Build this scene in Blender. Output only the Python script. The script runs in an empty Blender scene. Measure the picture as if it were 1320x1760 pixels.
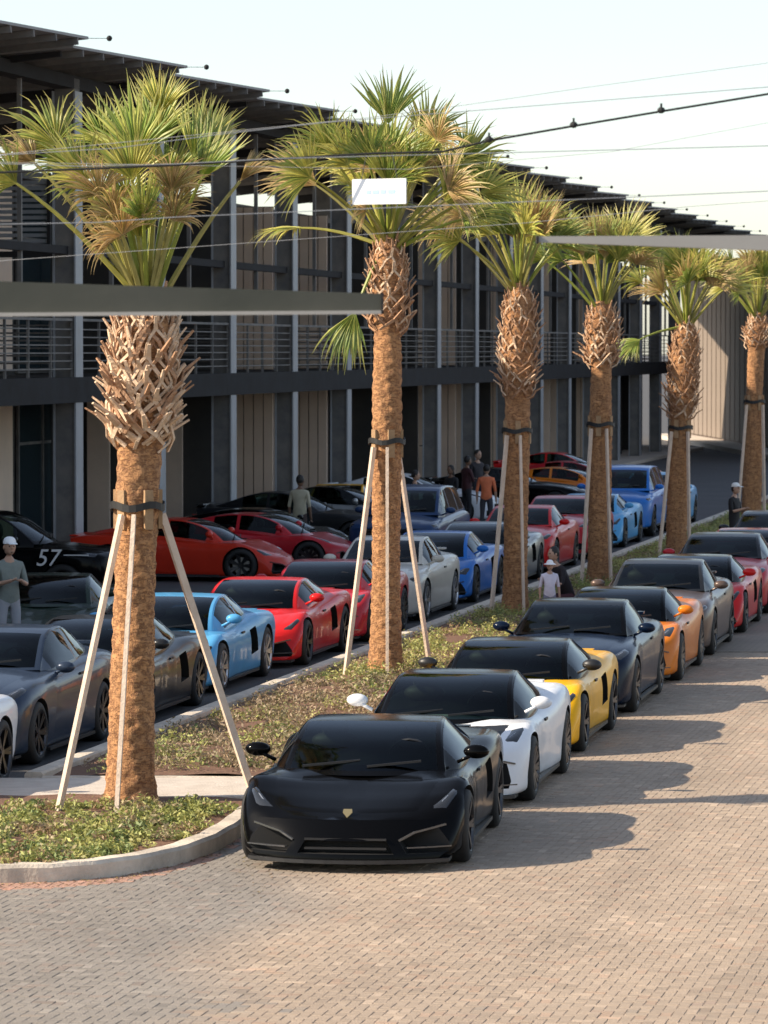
import bpy, bmesh, math, random
import numpy as np
from mathutils import Vector, Matrix
random.seed(7)
rnd = random.Random(11)
R = math.radians
scene = bpy.context.scene
COL = scene.collection

# ---------------------------------------------------------------- camera, light
F = 7000.0                                  # focal length in photo pixels (photo 1320 wide)
HC = 4.5
cam_d = bpy.data.cameras.new('camera')
cam = bpy.data.objects.new('camera', cam_d); COL.objects.link(cam)
cam.location = (0, 0, HC)
cam.rotation_euler = (R(90) - math.atan(280 / F), 0, 0)
cam_d.sensor_fit = 'HORIZONTAL'; cam_d.sensor_width = 36; cam_d.lens = 36 * F / 1320
cam_d.clip_start = .5; cam_d.clip_end = 6000
cam_d.dof.use_dof = True; cam_d.dof.focus_distance = 43; cam_d.dof.aperture_fstop = 9
scene.camera = cam

SUN_EL, SHADOW_AZ = R(32), R(11)             # shadows fall to the right, a touch away
w = bpy.data.worlds.new('World'); scene.world = w; w.use_nodes = True
nt = w.node_tree; nt.nodes.clear()
sky = nt.nodes.new('ShaderNodeTexSky'); sky.sky_type = 'NISHITA'; sky.sun_disc = False
sdir = Vector((-math.cos(SUN_EL) * math.cos(SHADOW_AZ), -math.cos(SUN_EL) * math.sin(SHADOW_AZ), math.sin(SUN_EL)))
sky.sun_elevation = SUN_EL
sky.sun_rotation = math.atan2(sdir.x, sdir.y)
sky.air_density = 1.0; sky.dust_density = .7; sky.ozone_density = 1.6; sky.altitude = 10
bg = nt.nodes.new('ShaderNodeBackground'); bg.inputs['Strength'].default_value = .125
wo = nt.nodes.new('ShaderNodeOutputWorld')
hs = nt.nodes.new('ShaderNodeHueSaturation'); hs.inputs['Saturation'].default_value = .7
nt.links.new(sky.outputs[0], hs.inputs['Color']); nt.links.new(hs.outputs[0], bg.inputs[0]); nt.links.new(bg.outputs[0], wo.inputs[0])
sun_d = bpy.data.lights.new('sun', 'SUN'); sun_d.energy = 5.0; sun_d.angle = R(.6); sun_d.color = (1, .86, .68)
sun = bpy.data.objects.new('sun', sun_d); COL.objects.link(sun)
sun.rotation_euler = sdir.to_track_quat('Z', 'Y').to_euler()
scene.view_settings.view_transform = 'Standard'; scene.view_settings.look = 'None'
scene.view_settings.exposure = 0.82; scene.view_settings.gamma = 1
scene.view_settings.use_curve_mapping = False

# ---------------------------------------------------------------- small helpers
def W(x, y, d):
    """point seen at photo pixel (x, y), d metres down the lens"""
    return Vector(((x - 660) * d / F, d, HC - (y - 600) * d / F))
ANG = math.atan(.19)
SA, CA = math.sin(ANG), math.cos(ANG)
def S2W(u, v, z=0): return Vector((u * SA + v * CA, u * CA - v * SA, z))
def hermite(keys, x):
    xs = [k[0] for k in keys]; ys = [k[1] for k in keys]; n = len(xs)
    if x <= xs[0]: return ys[0]
    if x >= xs[-1]: return ys[-1]
    m = []
    for i in range(n):
        if i == 0: m.append((ys[1] - ys[0]) / (xs[1] - xs[0]))
        elif i == n - 1: m.append((ys[-1] - ys[-2]) / (xs[-1] - xs[-2]))
        else:
            a = (ys[i] - ys[i-1]) / (xs[i] - xs[i-1]); b = (ys[i+1] - ys[i]) / (xs[i+1] - xs[i])
            m.append(0 if a * b <= 0 else 2 * a * b / (a + b))
    for i in range(n - 1):
        if x <= xs[i+1]:
            h = xs[i+1] - xs[i]; t = (x - xs[i]) / h
            return ((2*t**3 - 3*t*t + 1) * ys[i] + (t**3 - 2*t*t + t) * h * m[i]
                    + (-2*t**3 + 3*t*t) * ys[i+1] + (t**3 - t*t) * h * m[i+1])
def mesh(name, v, f, mats=(), smooth=False, mi=None):
    me = bpy.data.meshes.new(name); me.from_pydata([tuple(p) for p in v], [], f)
    for m in mats: me.materials.append(m)
    if mi is not None: me.polygons.foreach_set('material_index', mi)
    if smooth: me.polygons.foreach_set('use_smooth', [True] * len(me.polygons))
    me.update(); return me
def link(name, me, parent=None, loc=None, rot=None, **kw):
    o = bpy.data.objects.new(name, me); COL.objects.link(o)
    if parent is not None: o.parent = parent
    if loc is not None: o.location = loc
    if rot is not None: o.rotation_euler = rot
    for k, val in kw.items(): o[k] = val
    return o
def thing(name, label, cat, loc=(0, 0, 0), rz=0, group=None):
    o = link(name, None, loc=loc, rot=(0, 0, rz), label=label, category=cat)
    o.empty_display_size = .2
    if group: o['group'] = group
    return o
class MB:
    def __init__(s): s.v = []; s.f = []; s.mi = []
    def add(s, v, f, mi=0):
        b = len(s.v); s.v += [tuple(p) for p in v]; s.f += [tuple(i + b for i in q) for q in f]; s.mi += [mi] * len(f)
    def box(s, x0, x1, y0, y1, z0, z1, mi=0):
        s.add([(x0,y0,z0),(x1,y0,z0),(x1,y1,z0),(x0,y1,z0),(x0,y0,z1),(x1,y0,z1),(x1,y1,z1),(x0,y1,z1)],
              [(3,2,1,0),(4,5,6,7),(0,1,5,4),(1,2,6,5),(2,3,7,6),(3,0,4,7)], mi)
    def bar(s, a, b, w, h=None, up=(0, 0, 1), mi=0, w2=None, h2=None):
        a = Vector(a); b = Vector(b); h = h or w; w2 = w2 or w; h2 = h2 or h
        d = (b - a).normalized(); up = Vector(up)
        if abs(d.dot(up)) > .97: up = Vector((1, 0, 0))
        x = d.cross(up).normalized(); y = x.cross(d)
        v = []
        for p, ww, hh in ((a, w, h), (b, w2, h2)):
            v += [p + x*ww/2*i + y*hh/2*j for i, j in ((-1,-1),(1,-1),(1,1),(-1,1))]
        s.add(v, [(0,1,2,3),(7,6,5,4),(4,5,1,0),(5,6,2,1),(6,7,3,2),(7,4,0,3)], mi)
    def tube(s, pts, rads, n=8, mi=0, cap=True):
        pts = [Vector(p) for p in pts]
        if not hasattr(rads, '__len__'): rads = [rads] * len(pts)
        v = []; ref = None
        for i, p in enumerate(pts):
            d = (pts[min(i+1, len(pts)-1)] - pts[max(i-1, 0)]).normalized()
            if ref is None:
                ref = Vector((0,0,1)) if abs(d.z) < .9 else Vector((1,0,0))
            x = d.cross(ref).normalized(); ref = x.cross(d).normalized(); y = ref
            v += [p + (x*math.cos(k*2*math.pi/n) + y*math.sin(k*2*math.pi/n)) * rads[i] for k in range(n)]
        f = [(i*n+k, i*n+(k+1)%n, (i+1)*n+(k+1)%n, (i+1)*n+k) for i in range(len(pts)-1) for k in range(n)]
        if cap: f += [tuple(range(n-1,-1,-1)), tuple((len(pts)-1)*n+k for k in range(n))]
        s.add(v, f, mi)
    def ball(s, c, r, n=8, m=6, mi=0, sc=(1,1,1)):
        c = Vector(c); v = [c + Vector((0,0,-r*sc[2]))]
        for i in range(1, m):
            a = math.pi*i/m - math.pi/2
            v += [c + Vector((math.cos(a)*math.cos(k*2*math.pi/n)*r*sc[0], math.cos(a)*math.sin(k*2*math.pi/n)*r*sc[1], math.sin(a)*r*sc[2])) for k in range(n)]
        v.append(c + Vector((0,0,r*sc[2])))
        f = [(0, 1+(k+1)%n, 1+k) for k in range(n)]
        for i in range(m-2): f += [(1+i*n+k, 1+i*n+(k+1)%n, 1+(i+1)*n+(k+1)%n, 1+(i+1)*n+k) for k in range(n)]
        L = len(v)-1; f += [(L, 1+(m-2)*n+k, 1+(m-2)*n+(k+1)%n) for k in range(n)]
        s.add(v, f, mi)
    def mesh(s, name, mats, smooth=False): return mesh(name, s.v, s.f, mats, smooth, s.mi)
    def link(s, name, mats, parent=None, smooth=False, **kw):
        if not isinstance(mats, (list, tuple)): mats = [mats]
        return link(name, s.mesh(name, mats, smooth), parent, **kw)

# ---------------------------------------------------------------- materials
def mat(name, col, rough=.6, metal=0., spec=.5, coat=0., noise=None, bump=None, emit=None, transl=0., attr=None, coord='Object'):
    """noise=(scale, colour2, contrast)  bump=(scale, strength)"""
    m = bpy.data.materials.new(name); m.use_nodes = True; t = m.node_tree; N = t.nodes; L = t.links
    b = N['Principled BSDF']
    b.inputs['Base Color'].default_value = (*col, 1); b.inputs['Roughness'].default_value = rough
    b.inputs['Metallic'].default_value = metal; b.inputs['Specular IOR Level'].default_value = spec
    b.inputs['Coat Weight'].default_value = coat; b.inputs['Coat Roughness'].default_value = .04
    tc = N.new('ShaderNodeTexCoord')
    csock = None
    if noise:
        n = N.new('ShaderNodeTexNoise'); n.inputs['Scale'].default_value = noise[0]; n.inputs['Detail'].default_value = 6
        n.inputs['Roughness'].default_value = .65
        L.new(tc.outputs[coord], n.inputs['Vector'])
        mr = N.new('ShaderNodeMapRange'); c = noise[2]
        mr.inputs[1].default_value = .5 - c; mr.inputs[2].default_value = .5 + c
        L.new(n.outputs[0], mr.inputs[0])
        mx = N.new('ShaderNodeMix'); mx.data_type = 'RGBA'
        mx.inputs[6].default_value = (*col, 1); mx.inputs[7].default_value = (*noise[1], 1)
        L.new(mr.outputs[0], mx.inputs[0]); csock = mx.outputs[2]
    if attr:
        a = N.new('ShaderNodeAttribute'); a.attribute_name = attr
        if csock:
            m2 = N.new('ShaderNodeMix'); m2.data_type = 'RGBA'; m2.blend_type = 'MULTIPLY'; m2.inputs[0].default_value = 1
            L.new(a.outputs[0], m2.inputs[6]); L.new(csock, m2.inputs[7]); csock = m2.outputs[2]
        else: csock = a.outputs[0]
    if csock: L.new(csock, b.inputs['Base Color'])
    if bump:
        n = N.new('ShaderNodeTexNoise'); n.inputs['Scale'].default_value = bump[0]; n.inputs['Detail'].default_value = 5
        L.new(tc.outputs[coord], n.inputs['Vector'])
        bp = N.new('ShaderNodeBump'); bp.inputs['Strength'].default_value = bump[1]; bp.inputs['Distance'].default_value = .02
        L.new(n.outputs[0], bp.inputs['Height']); L.new(bp.outputs[0], b.inputs['Normal'])
    if emit: b.inputs['Emission Color'].default_value = (*emit[0], 1); b.inputs['Emission Strength'].default_value = emit[1]
    if transl:
        tr = N.new('ShaderNodeBsdfTranslucent'); ms = N.new('ShaderNodeMixShader'); ms.inputs[0].default_value = transl
        if csock: L.new(csock, tr.inputs[0])
        else: tr.inputs[0].default_value = (*col, 1)
        L.new(b.outputs[0], ms.inputs[1]); L.new(tr.outputs[0], ms.inputs[2])
        L.new(ms.outputs[0], N['Material Output'].inputs[0])
    return m
def paint(name, col, rough=.28, metal=.0, coat=1.0):
    m = mat('paint_' + name, col, rough, metal, .3, coat*.35, noise=(3, tuple(c*.82 for c in col), .3), bump=(1.6, .03))
    m.node_tree.nodes['Principled BSDF'].inputs['Coat IOR'].default_value = 1.35; m.node_tree.nodes['Principled BSDF'].inputs['IOR'].default_value = 1.35
    return m
M = {}
M['concrete'] = mat('concrete', (.60, .53, .45), .9, noise=(5, (.42, .36, .30), .25), bump=(40, .4), coord='Object')
M['kerb'] = mat('kerb_concrete', (.72, .62, .50), .9, noise=(2.2, (.36, .31, .25), .22), bump=(30, .5))
M['joint_sand'] = mat('joint_sand', (.23, .19, .15), .95, noise=(8, (.29, .24, .19), .3), bump=(60, .4))
M['brick'] = mat('clay_paver', (1, 1, 1), .8, noise=(14, (.78, .76, .74), .3), bump=(70, .5), attr='Col', coord='Object')
M['asphalt'] = mat('asphalt', (.055, .055, .058), .85, noise=(.5, (.085, .08, .078), .25), bump=(80, .5))
M['mulch'] = mat('mulch', (.10, .045, .025), .95, noise=(9, (.20, .11, .065), .25), bump=(25, 1.0))
M['leafy'] = mat('ground_cover_leaf', (1, 1, 1), .6, noise=(12, (.6, .6, .6), .3), attr='Col', transl=.3)
M['frond'] = mat('palm_frond', (1, 1, 1), .45, noise=(9, (.62, .6, .55), .3), attr='Col', transl=.32)
M['stake'] = mat('stake_wood', (.74, .60, .48), .85, noise=(7, (.52, .40, .30), .3), bump=(30, .4))
M['batten'] = mat('batten_wood', (.42, .27, .14), .85, noise=(9, (.25, .15, .08), .3), bump=(30, .4))
M['strap'] = mat('black_strap', (.012, .012, .012), .6)
M['boot'] = mat('leaf_base', (.52, .31, .18), .85, noise=(9, (.28, .15, .08), .28), bump=(35, .8))
M['boot_pale'] = mat('leaf_base_pale', (.74, .56, .40), .8, noise=(9, (.50, .34, .21), .28), bump=(35, .7))
def car_glass():
    m = bpy.data.materials.new('car_glass'); m.use_nodes = True; t = m.node_tree; N = t.nodes; L = t.links
    N.remove(N['Principled BSDF'])
    g = N.new('ShaderNodeBsdfGlossy'); g.inputs['Roughness'].default_value = .03; g.inputs['Color'].default_value = (.9, .95, 1, 1)
    tr = N.new('ShaderNodeBsdfTransparent'); tr.inputs[0].default_value = (.26, .34, .31, 1)
    fr = N.new('ShaderNodeFresnel'); fr.inputs[0].default_value = 1.28
    mx = N.new('ShaderNodeMixShader'); L.new(fr.outputs[0], mx.inputs[0]); L.new(tr.outputs[0], mx.inputs[1]); L.new(g.outputs[0], mx.inputs[2])
    L.new(mx.outputs[0], N['Material Output'].inputs[0]); return m
M['glass'] = car_glass()
M['glint'] = mat('highlight_gloss', (.06, .062, .065), .15, coat=1)
M['seat'] = mat('seat_leather', (.05, .04, .035), .6)
M['dark'] = mat('black_trim', (.012, .012, .013), .45)
M['void'] = mat('black_mesh', (.004, .004, .004), .8)
M['tyre'] = mat('rubber', (.014, .014, .014), .75, bump=(30, .2))
M['rim'] = mat('alloy_dark', (.05, .05, .055), .3, metal=.9)
M['rim_silver'] = mat('alloy_silver', (.45, .45, .46), .3, metal=.9)
M['disc'] = mat('brake_disc', (.3, .29, .28), .35, metal=1)
M['lamp'] = mat('lamp_lens', (.022, .024, .027), .08, spec=.5, coat=.5)
M['lamp_bright'] = mat('lamp_reflector', (.4, .42, .45), .2, metal=.6)
M['tail'] = mat('tail_lens', (.30, .01, .01), .15, coat=1)
M['gold'] = mat('badge_gold', (.55, .42, .2), .3, metal=.9)
M['steel'] = mat('grey_steel', (.25, .228, .205), .75, spec=.2, noise=(2, (.09, .095, .10), .3))
M['flange'] = mat('pale_flange', (.26, .265, .275), .5, noise=(3, (.34, .36, .39), .3))
M['dsteel'] = mat('dark_steel', (.024, .021, .019), .85, spec=.15, noise=(2, (.035, .036, .04), .3))
M['roofmetal'] = mat('roof_metal', (.40, .40, .39), .8, spec=.2, noise=(.6, (.26, .26, .26), .3))
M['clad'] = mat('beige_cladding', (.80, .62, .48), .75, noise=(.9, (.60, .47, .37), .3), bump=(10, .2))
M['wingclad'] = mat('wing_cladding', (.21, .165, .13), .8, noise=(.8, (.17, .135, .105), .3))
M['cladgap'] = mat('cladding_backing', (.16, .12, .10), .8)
M['bglass'] = mat('building_glass', (.012, .022, .028), .06, spec=.6, noise=(.25, (.03, .05, .06), .2))
M['shopwall'] = mat('dark_wall', (.075, .068, .06), .8, spec=.2, noise=(.7, (.035, .036, .038), .3))
M['cream'] = mat('pale_render', (.45, .43, .40), .8)
M['lit'] = mat('shop_lamp', (.9, .85, .7), .5, emit=((1, .85, .55), 3))
M['cable'] = mat('black_cable', (.012, .012, .012), .6)
M['wire'] = mat('pale_wire', (.36, .36, .36), .5)
M['arm'] = mat('arm_steel', (.085, .085, .072), .8, spec=.2, noise=(1.2, (.045, .05, .042), .3), bump=(8, .1))
M['arm_pale'] = mat('arm_pale', (.38, .36, .33), .5, noise=(2, (.30, .28, .26), .3))
M['white'] = mat('sign_white', (.82, .83, .85), .5)
M['blueink'] = mat('blue_ink', (.35, .5, .75), .5)
M['paintwhite'] = mat('white_print', (.7, .7, .7), .5)
M['skin'] = mat('skin', (.42, .25, .17), .55)
M['skin_dark'] = mat('skin_brown', (.20, .11, .07), .55)
M['hair'] = mat('dark_hair', (.015, .012, .01), .6, bump=(60, .5))
def trunk_mat():
    m = mat('palm_trunk', (.58, .285, .115), .9, noise=(5, (.34, .18, .085), .25))
    t = m.node_tree; N = t.nodes; L = t.links; b = N['Principled BSDF']
    tc = N.new('ShaderNodeTexCoord')
    def nz(sc, det):
        mp = N.new('ShaderNodeMapping'); mp.inputs['Scale'].default_value = sc
        n = N.new('ShaderNodeTexNoise'); n.inputs['Scale'].default_value = 1; n.inputs['Detail'].default_value = det; n.inputs['Roughness'].default_value = .7
        L.new(tc.outputs['Object'], mp.inputs[0]); L.new(mp.outputs[0], n.inputs['Vector']); return n.outputs[0]
    fib = nz((38, 38, 5), 4); scar = nz((13, 13, 48), 3); blot = nz((22, 22, 20), 5)
    mr = N.new('ShaderNodeMapRange'); mr.inputs[1].default_value = .36; mr.inputs[2].default_value = .48; L.new(scar, mr.inputs[0])
    m3 = N.new('ShaderNodeMapRange'); m3.inputs[1].default_value = .36; m3.inputs[2].default_value = .5; L.new(blot, m3.inputs[0])
    mu = N.new('ShaderNodeMath'); mu.operation = 'MULTIPLY'; L.new(mr.outputs[0], mu.inputs[0]); L.new(m3.outputs[0], mu.inputs[1])
    ad = N.new('ShaderNodeMath'); L.new(mu.outputs[0], ad.inputs[0]); L.new(fib, ad.inputs[1])
    bp = N.new('ShaderNodeBump'); bp.inputs['Strength'].default_value = .65; bp.inputs['Distance'].default_value = .03
    L.new(ad.outputs[0], bp.inputs['Height']); L.new(bp.outputs[0], b.inputs['Normal'])
    src = b.inputs['Base Color'].links[0].from_socket
    mx = N.new('ShaderNodeMix'); mx.data_type = 'RGBA'; mx.inputs[6].default_value = (.24, .11, .05, 1)
    L.new(mu.outputs[0], mx.inputs[0]); L.new(src, mx.inputs[7]); L.new(mx.outputs[2], b.inputs['Base Color'])
    return m
M['trunk'] = trunk_mat()
def road_mat():
    m = bpy.data.materials.new('far_pavers'); m.use_nodes = True; t = m.node_tree; N = t.nodes; L = t.links
    b = N['Principled BSDF']; b.inputs['Roughness'].default_value = .85
    tc = N.new('ShaderNodeTexCoord'); mp = N.new('ShaderNodeMapping'); mp.inputs['Rotation'].default_value = (0, 0, ANG)
    L.new(tc.outputs['Object'], mp.inputs[0])
    br = N.new('ShaderNodeTexBrick'); br.inputs['Scale'].default_value = 1
    br.inputs['Brick Width'].default_value = .2; br.inputs['Row Height'].default_value = .1; br.inputs['Mortar Size'].default_value = .006
    br.inputs['Color1'].default_value = (.36, .28, .21, 1); br.inputs['Color2'].default_value = (.29, .235, .19, 1)
    br.inputs['Mortar'].default_value = (.2, .16, .12, 1)
    L.new(mp.outputs[0], br.inputs['Vector'])
    n = N.new('ShaderNodeTexNoise'); n.inputs['Scale'].default_value = .8; L.new(mp.outputs[0], n.inputs['Vector'])
    mx = N.new('ShaderNodeMix'); mx.data_type = 'RGBA'; mx.blend_type = 'MULTIPLY'; mx.inputs[0].default_value = .4
    L.new(br.outputs[0], mx.inputs[6]); L.new(n.outputs[0], mx.inputs[7]); L.new(mx.outputs[2], b.inputs['Base Color'])
    return m
M['far_pavers'] = road_mat()

# ---------------------------------------------------------------- ground
def sheet(name, pts, z, m, bottom=None, **kw):
    b = MB(); n = len(pts)
    zb = z - .05 if bottom is None else bottom
    b.add([(p[0], p[1], z) for p in pts] + [(p[0], p[1], zb) for p in pts],
          [tuple(range(n))] + [(i, i+n, (i+1) % n + n, (i+1) % n) for i in range(n)])
    return b.link(name, m, kind='structure', **kw)
sheet('ground', [(-1500, -60), (1500, -60), (1500, 3000), (-1500, 3000)], -.06, M['asphalt'], -.5)
def Lk(d): return .19 * d - 11.6              # kerb of the car park (left side of the bed)
def Rk(d): return .17 * d - 7.75              # kerb of the street (right side of the bed)
sheet('car_park', [(-90, 24), (-7, 24), (-7, 41), (Lk(41.5)-.02, 41.5), (Lk(140)-.02, 140), (Lk(300), 300), (-60, 300)], 0, M['asphalt'])
sheet('road', [(Rk(60.5), 60.5), (60, 60.5), (140, 500), (Rk(300)+2, 500), (Rk(140), 140)], 0.0, M['far_pavers'])
road_base = sheet('street', [(-6.9, 22), (60, 22), (60, 60.4), (Rk(60.4)-.1, 60.4), (Rk(38), 38), (-6.9, 38)], -.0045, M['joint_sand'])

# herringbone pavers in the street, geometry as far as they can be told apart
BW = .08
def bricks():
    w = BW; out = []
    def keep(x, y):
        if not (25.6 < y < 60.3): return False
        hw = y * .0945 + .35
        if x < -hw or x > hw: return False
        if y < 37.6:
            lim = kerb_front(x)
            if x < -1.25 and y > lim: return False
            if y > 36.2 and x < -1.4: return False
            return True
        return x > Rk(y) - .05
    u0, u1 = 250, 640
    for k in range(-1400, 1400):
        for m_ in range(-520, 520):
            ox = (k + 2*m_) * w; oy = (k - 2*m_) * w
            if not (22 < oy + 0 < 64) or not (-16 < ox < 4): continue
            for (x0, x1, y0, y1) in ((0, 2, 0, 1), (0, 1, 1, 3)):
                cx = ox + (x0+x1)/2*w; cy = oy + (y0+y1)/2*w
                p = S2W(cy, cx)
                if keep(p.x, p.y): out.append((cx, cy, x1-x0 > y1-y0, p))
    return out
KF = [(-3.9, 34.1), (-3.22, 34.2), (-2.74, 34.3), (-2.27, 34.62), (-1.82, 35.35), (-1.5, 36.3), (-1.33, 37.4), (-1.2, 38.53)]
def kerb_front(x):
    if x <= KF[0][0]: return KF[0][1]
    for a, b in zip(KF, KF[1:]):
        if a[0] <= x <= b[0]: return a[1] + (b[1]-a[1]) * (x-a[0])/(b[0]-a[0])
    return 99
BR = bricks()
BR.sort(key=lambda q: q[3].y)
def brick_col(p, r):
    # greyer blocks to the left, warm tan ones to the right, red course along the kerb
    f = max(0, min(1, (p.x + 1.1 + .25*math.sin(p.y*1.3) - (p.y-30)*.1) / .9 + .5))
    n = .5 + .5*math.sin(p.x*2.1 + 1.7*math.sin(p.y*.8)) * math.cos(p.y*1.1)
    a = Vector((.27, .24, .205)); b = Vector((.41, .32, .238))
    c = a.lerp(b, f) * (.88 + .16*n)
    tr = (p.x - .17*p.y) ; c = c * (1 - .10*math.exp(-((tr+3.9+.15*math.sin(p.y*.3))/.16)**2) - .10*math.exp(-((tr+2.3+.15*math.sin(p.y*.3))/.16)**2))
    if p.x < -.9 and p.y > kerb_front(p.x) - .42: c = Vector((.44, .26, .19))
    q = r.random()
    if q < .06: c = c * 1.2
    elif q < .13: c = c * .86
    c = c * r.uniform(.92, 1.07)
    if r.random() < .08: c = Vector((c.x*1.04, c.y*.96, c.z*.93))
    return (c.x, c.y, c.z, 1)
def brick_geo(cx, cy, horiz, r, rel=None):
    g = .0014; hx = BW - g if horiz else BW/2 - g; hy = BW/2 - g if horiz else BW - g
    ch = .003; z = r.uniform(-.0012, .0018); tx, ty = r.uniform(-.02, .02), r.uniform(-.02, .02)
    v = []
    for dx, dy in ((-1,-1),(1,-1),(1,1),(-1,1)):
        v.append((dx*hx, dy*hy, -.007))
    for dx, dy in ((-1,-1),(1,-1),(1,1),(-1,1)):
        v.append((dx*hx, dy*hy, z - .0028 + tx*dx*hx + ty*dy*hy))
    for dx, dy in ((-1,-1),(1,-1),(1,1),(-1,1)):
        v.append((dx*(hx-ch), dy*(hy-ch), z + tx*dx*hx + ty*dy*hy))
    f = []
    for a in (0, 4): f += [(a+i, a+(i+1) % 4, a+4+(i+1) % 4, a+4+i) for i in range(4)]
    f.append((8, 9, 10, 11)); return v, f
def colour_mesh(me, cols_per_poly):
    a = me.color_attributes.new('Col', 'FLOAT_COLOR', 'CORNER')
    cnt = np.empty(len(me.polygons), dtype=np.int32); me.polygons.foreach_get('loop_total', cnt)
    arr = np.repeat(np.asarray(cols_per_poly, dtype=np.float32), cnt, axis=0)
    a.data.foreach_set('color', arr.ravel())
rb = random.Random(5)
rot = Matrix.Rotation(-ANG, 3, 'Z')
variants = {}
for hz in (True, False):
    variants[hz] = []
    for k in range(10):
        v, f = brick_geo(0, 0, hz, rb); variants[hz].append((v, f))
vis = [q for q in BR if abs(q[3].x) < q[3].y * .0943 and q[3].y > 27.25]
near = set(id(q) for q in vis[:295])
vm = {}
for q in vis[:295]:
    col = brick_col(q[3], rb); key = (q[2], rb.randrange(10), tuple(round(c*14)/14 for c in col[:3]))
    if key not in vm:
        v, f = variants[q[2]][key[1]]
        me = mesh('brick', v, f, [M['brick']]); colour_mesh(me, [(*[c for c in col[:3]], 1)] * len(f)); vm[key] = me
    link('brick', vm[key], road_base, loc=(q[3].x, q[3].y, 0), rot=(0, 0, -ANG))
vs, fs, cs = [], [], []
for q in BR:
    if id(q) in near: continue
    v, f = variants[q[2]][rb.randrange(10)]; b = len(vs); p = q[3]; c = brick_col(p, rb)
    for a in v: vs.append((p.x + a[0]*CA + a[1]*SA, p.y - a[0]*SA + a[1]*CA, a[2]))
    fs += [tuple(i+b for i in g_) for g_ in f]; cs += [c]*len(f)
me = mesh('brick_paving', vs, fs, [M['brick']]); colour_mesh(me, cs)
link('brick_paving', me, road_base, kind='stuff')

# kerbs: swept profile with rounded top
def kerb(name, pts, h=.15, w=.2, side=1, z0=-.05, **kw):
    pts = [Vector((p[0], p[1])) for p in pts]
    prof = [(0, z0), (.005, h-.03), (.03, h), (w-.02, h), (w, h-.02), (w, z0)]
    # resample
    rs = [pts[0]]
    for a, b in zip(pts, pts[1:]):
        n = max(1, int((b-a).length/.3))
        for i in range(1, n+1): rs.append(a.lerp(b, i/n))
    b = MB(); v = []
    for i, p in enumerate(rs):
        d = (rs[min(i+1, len(rs)-1)] - rs[max(i-1, 0)]).normalized(); nrm = Vector((-d.y, d.x)) * side
        j = .004*math.sin(i*1.9)+.003*math.sin(i*.7)
        v += [(p.x + nrm.x*(a+j), p.y + nrm.y*(a+j), z + (j*.6 if z > 0 else 0)) for a, z in prof]
    n = len(prof)
    f = [(i*n+k, i*n+k+1, (i+1)*n+k+1, (i+1)*n+k) for i in range(len(rs)-1) for k in range(n-1)]
    f += [tuple(range(n)), tuple((len(rs)-1)*n + n-1-k for k in range(n))]
    b.add(v, f); return b.link(name, M['kerb'], kind='structure', **kw)
def smooth_poly(p, it=2):
    for _ in range(it):
        q = [p[0]]
        for a, b in zip(p, p[1:]):
            a = Vector(a); b = Vector(b); q += [tuple(a.lerp(b, .25)), tuple(a.lerp(b, .75))]
        q.append(p[-1]); p = q
    return p
KFs = smooth_poly([(-7.2, 34.1)] + KF)
kerb('kerb', KFs + [(Rk(39.7), 39.7)])
kerb('kerb', [(Rk(41.35), 41.35)] + [(Rk(d), d) for d in range(44, 141, 4)])
kerb('kerb', [(Lk(41.62), 41.62)] + [(Lk(d), d) for d in range(44, 141, 4)], side=-1, h=.17)
kerb('kerb', [(Lk(41.6)+.2, 41.5), (Rk(41.5)-.2, 41.5)], h=.13, w=.12)
# concrete crossing path between the two beds
sheet('path', [(-7.2, 39.72), (Rk(39.7)-.02, 39.72), (Rk(41.4)-.02, 41.45), (-4.3, 41.45), (-7.2, 42.6)], .125, M['concrete'], -.04)

def bed(name, poly_fn, d0, d1, n, m_):
    v, f = [], []
    for i in range(n+1):
        d = d0 + (d1-d0)*i/n; l, r = poly_fn(d)
        for k in range(m_+1):
            t = k/m_; x = l + (r-l)*t
            z = .10 + .05*math.sin(math.pi*t) + .015*math.sin(x*5+d*3.1)
            v.append((x, d, z))
    f = [(i*(m_+1)+k, i*(m_+1)+k+1, (i+1)*(m_+1)+k+1, (i+1)*(m_+1)+k) for i in range(n) for k in range(m_)]
    return link(name, mesh(name, v, f, [M['mulch']], True), kind='structure')
def polyA(d):
    # tip bed: kerb_front gives d for x, invert
    r = -7.0
    for x in np.arange(-7, -1.15, .03):
        if kerb_front(x) + .12 < d: r = x
    return (-7.1, r - .06 if r < -2.2 else r - .16)
bed('planting_bed', polyA, 34.22, 39.72, 28, 24)
bed('planting_bed', lambda d: (Lk(d)+.18, Rk(d)-.18), 41.6, 140, 120, 14)

# ground cover: thousands of small leaves in low clumps
def leaves(name, spots, rr, tint):
    v, f, c = [], [], []
    for (x, y, z, rad, hgt, n) in spots:
        base = tint(x, y, rr)
        for _ in range(n):
            a = rr.uniform(0, 6.283); q = rad*math.sqrt(rr.random()); hz = hgt*rr.uniform(.15, 1)*(1-(q/rad)**2*.7)
            p = Vector((x + q*math.cos(a), y + q*math.sin(a), z + hz))
            s = rr.uniform(.014, .034)
            d = Vector((rr.uniform(-1, 1), rr.uniform(-1, 1), rr.uniform(-.1, .9))).normalized()
            e = d.cross(Vector((rr.uniform(-1, 1), rr.uniform(-1, 1), rr.uniform(-1, 1)))).normalized()*s*.42
            d = d*s; b = len(v)
            v += [p-d, p+e, p+d, p-e]; f.append((b, b+1, b+2, b+3))
            k = rr.uniform(.65, 1.35); c.append((base[0]*k, base[1]*k, base[2]*k, 1))
    me = mesh(name, v, f, [M['leafy']]); colour_mesh(me, c)
    return link(name, me, kind='stuff', label='low leafy ground cover in the bed')
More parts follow.
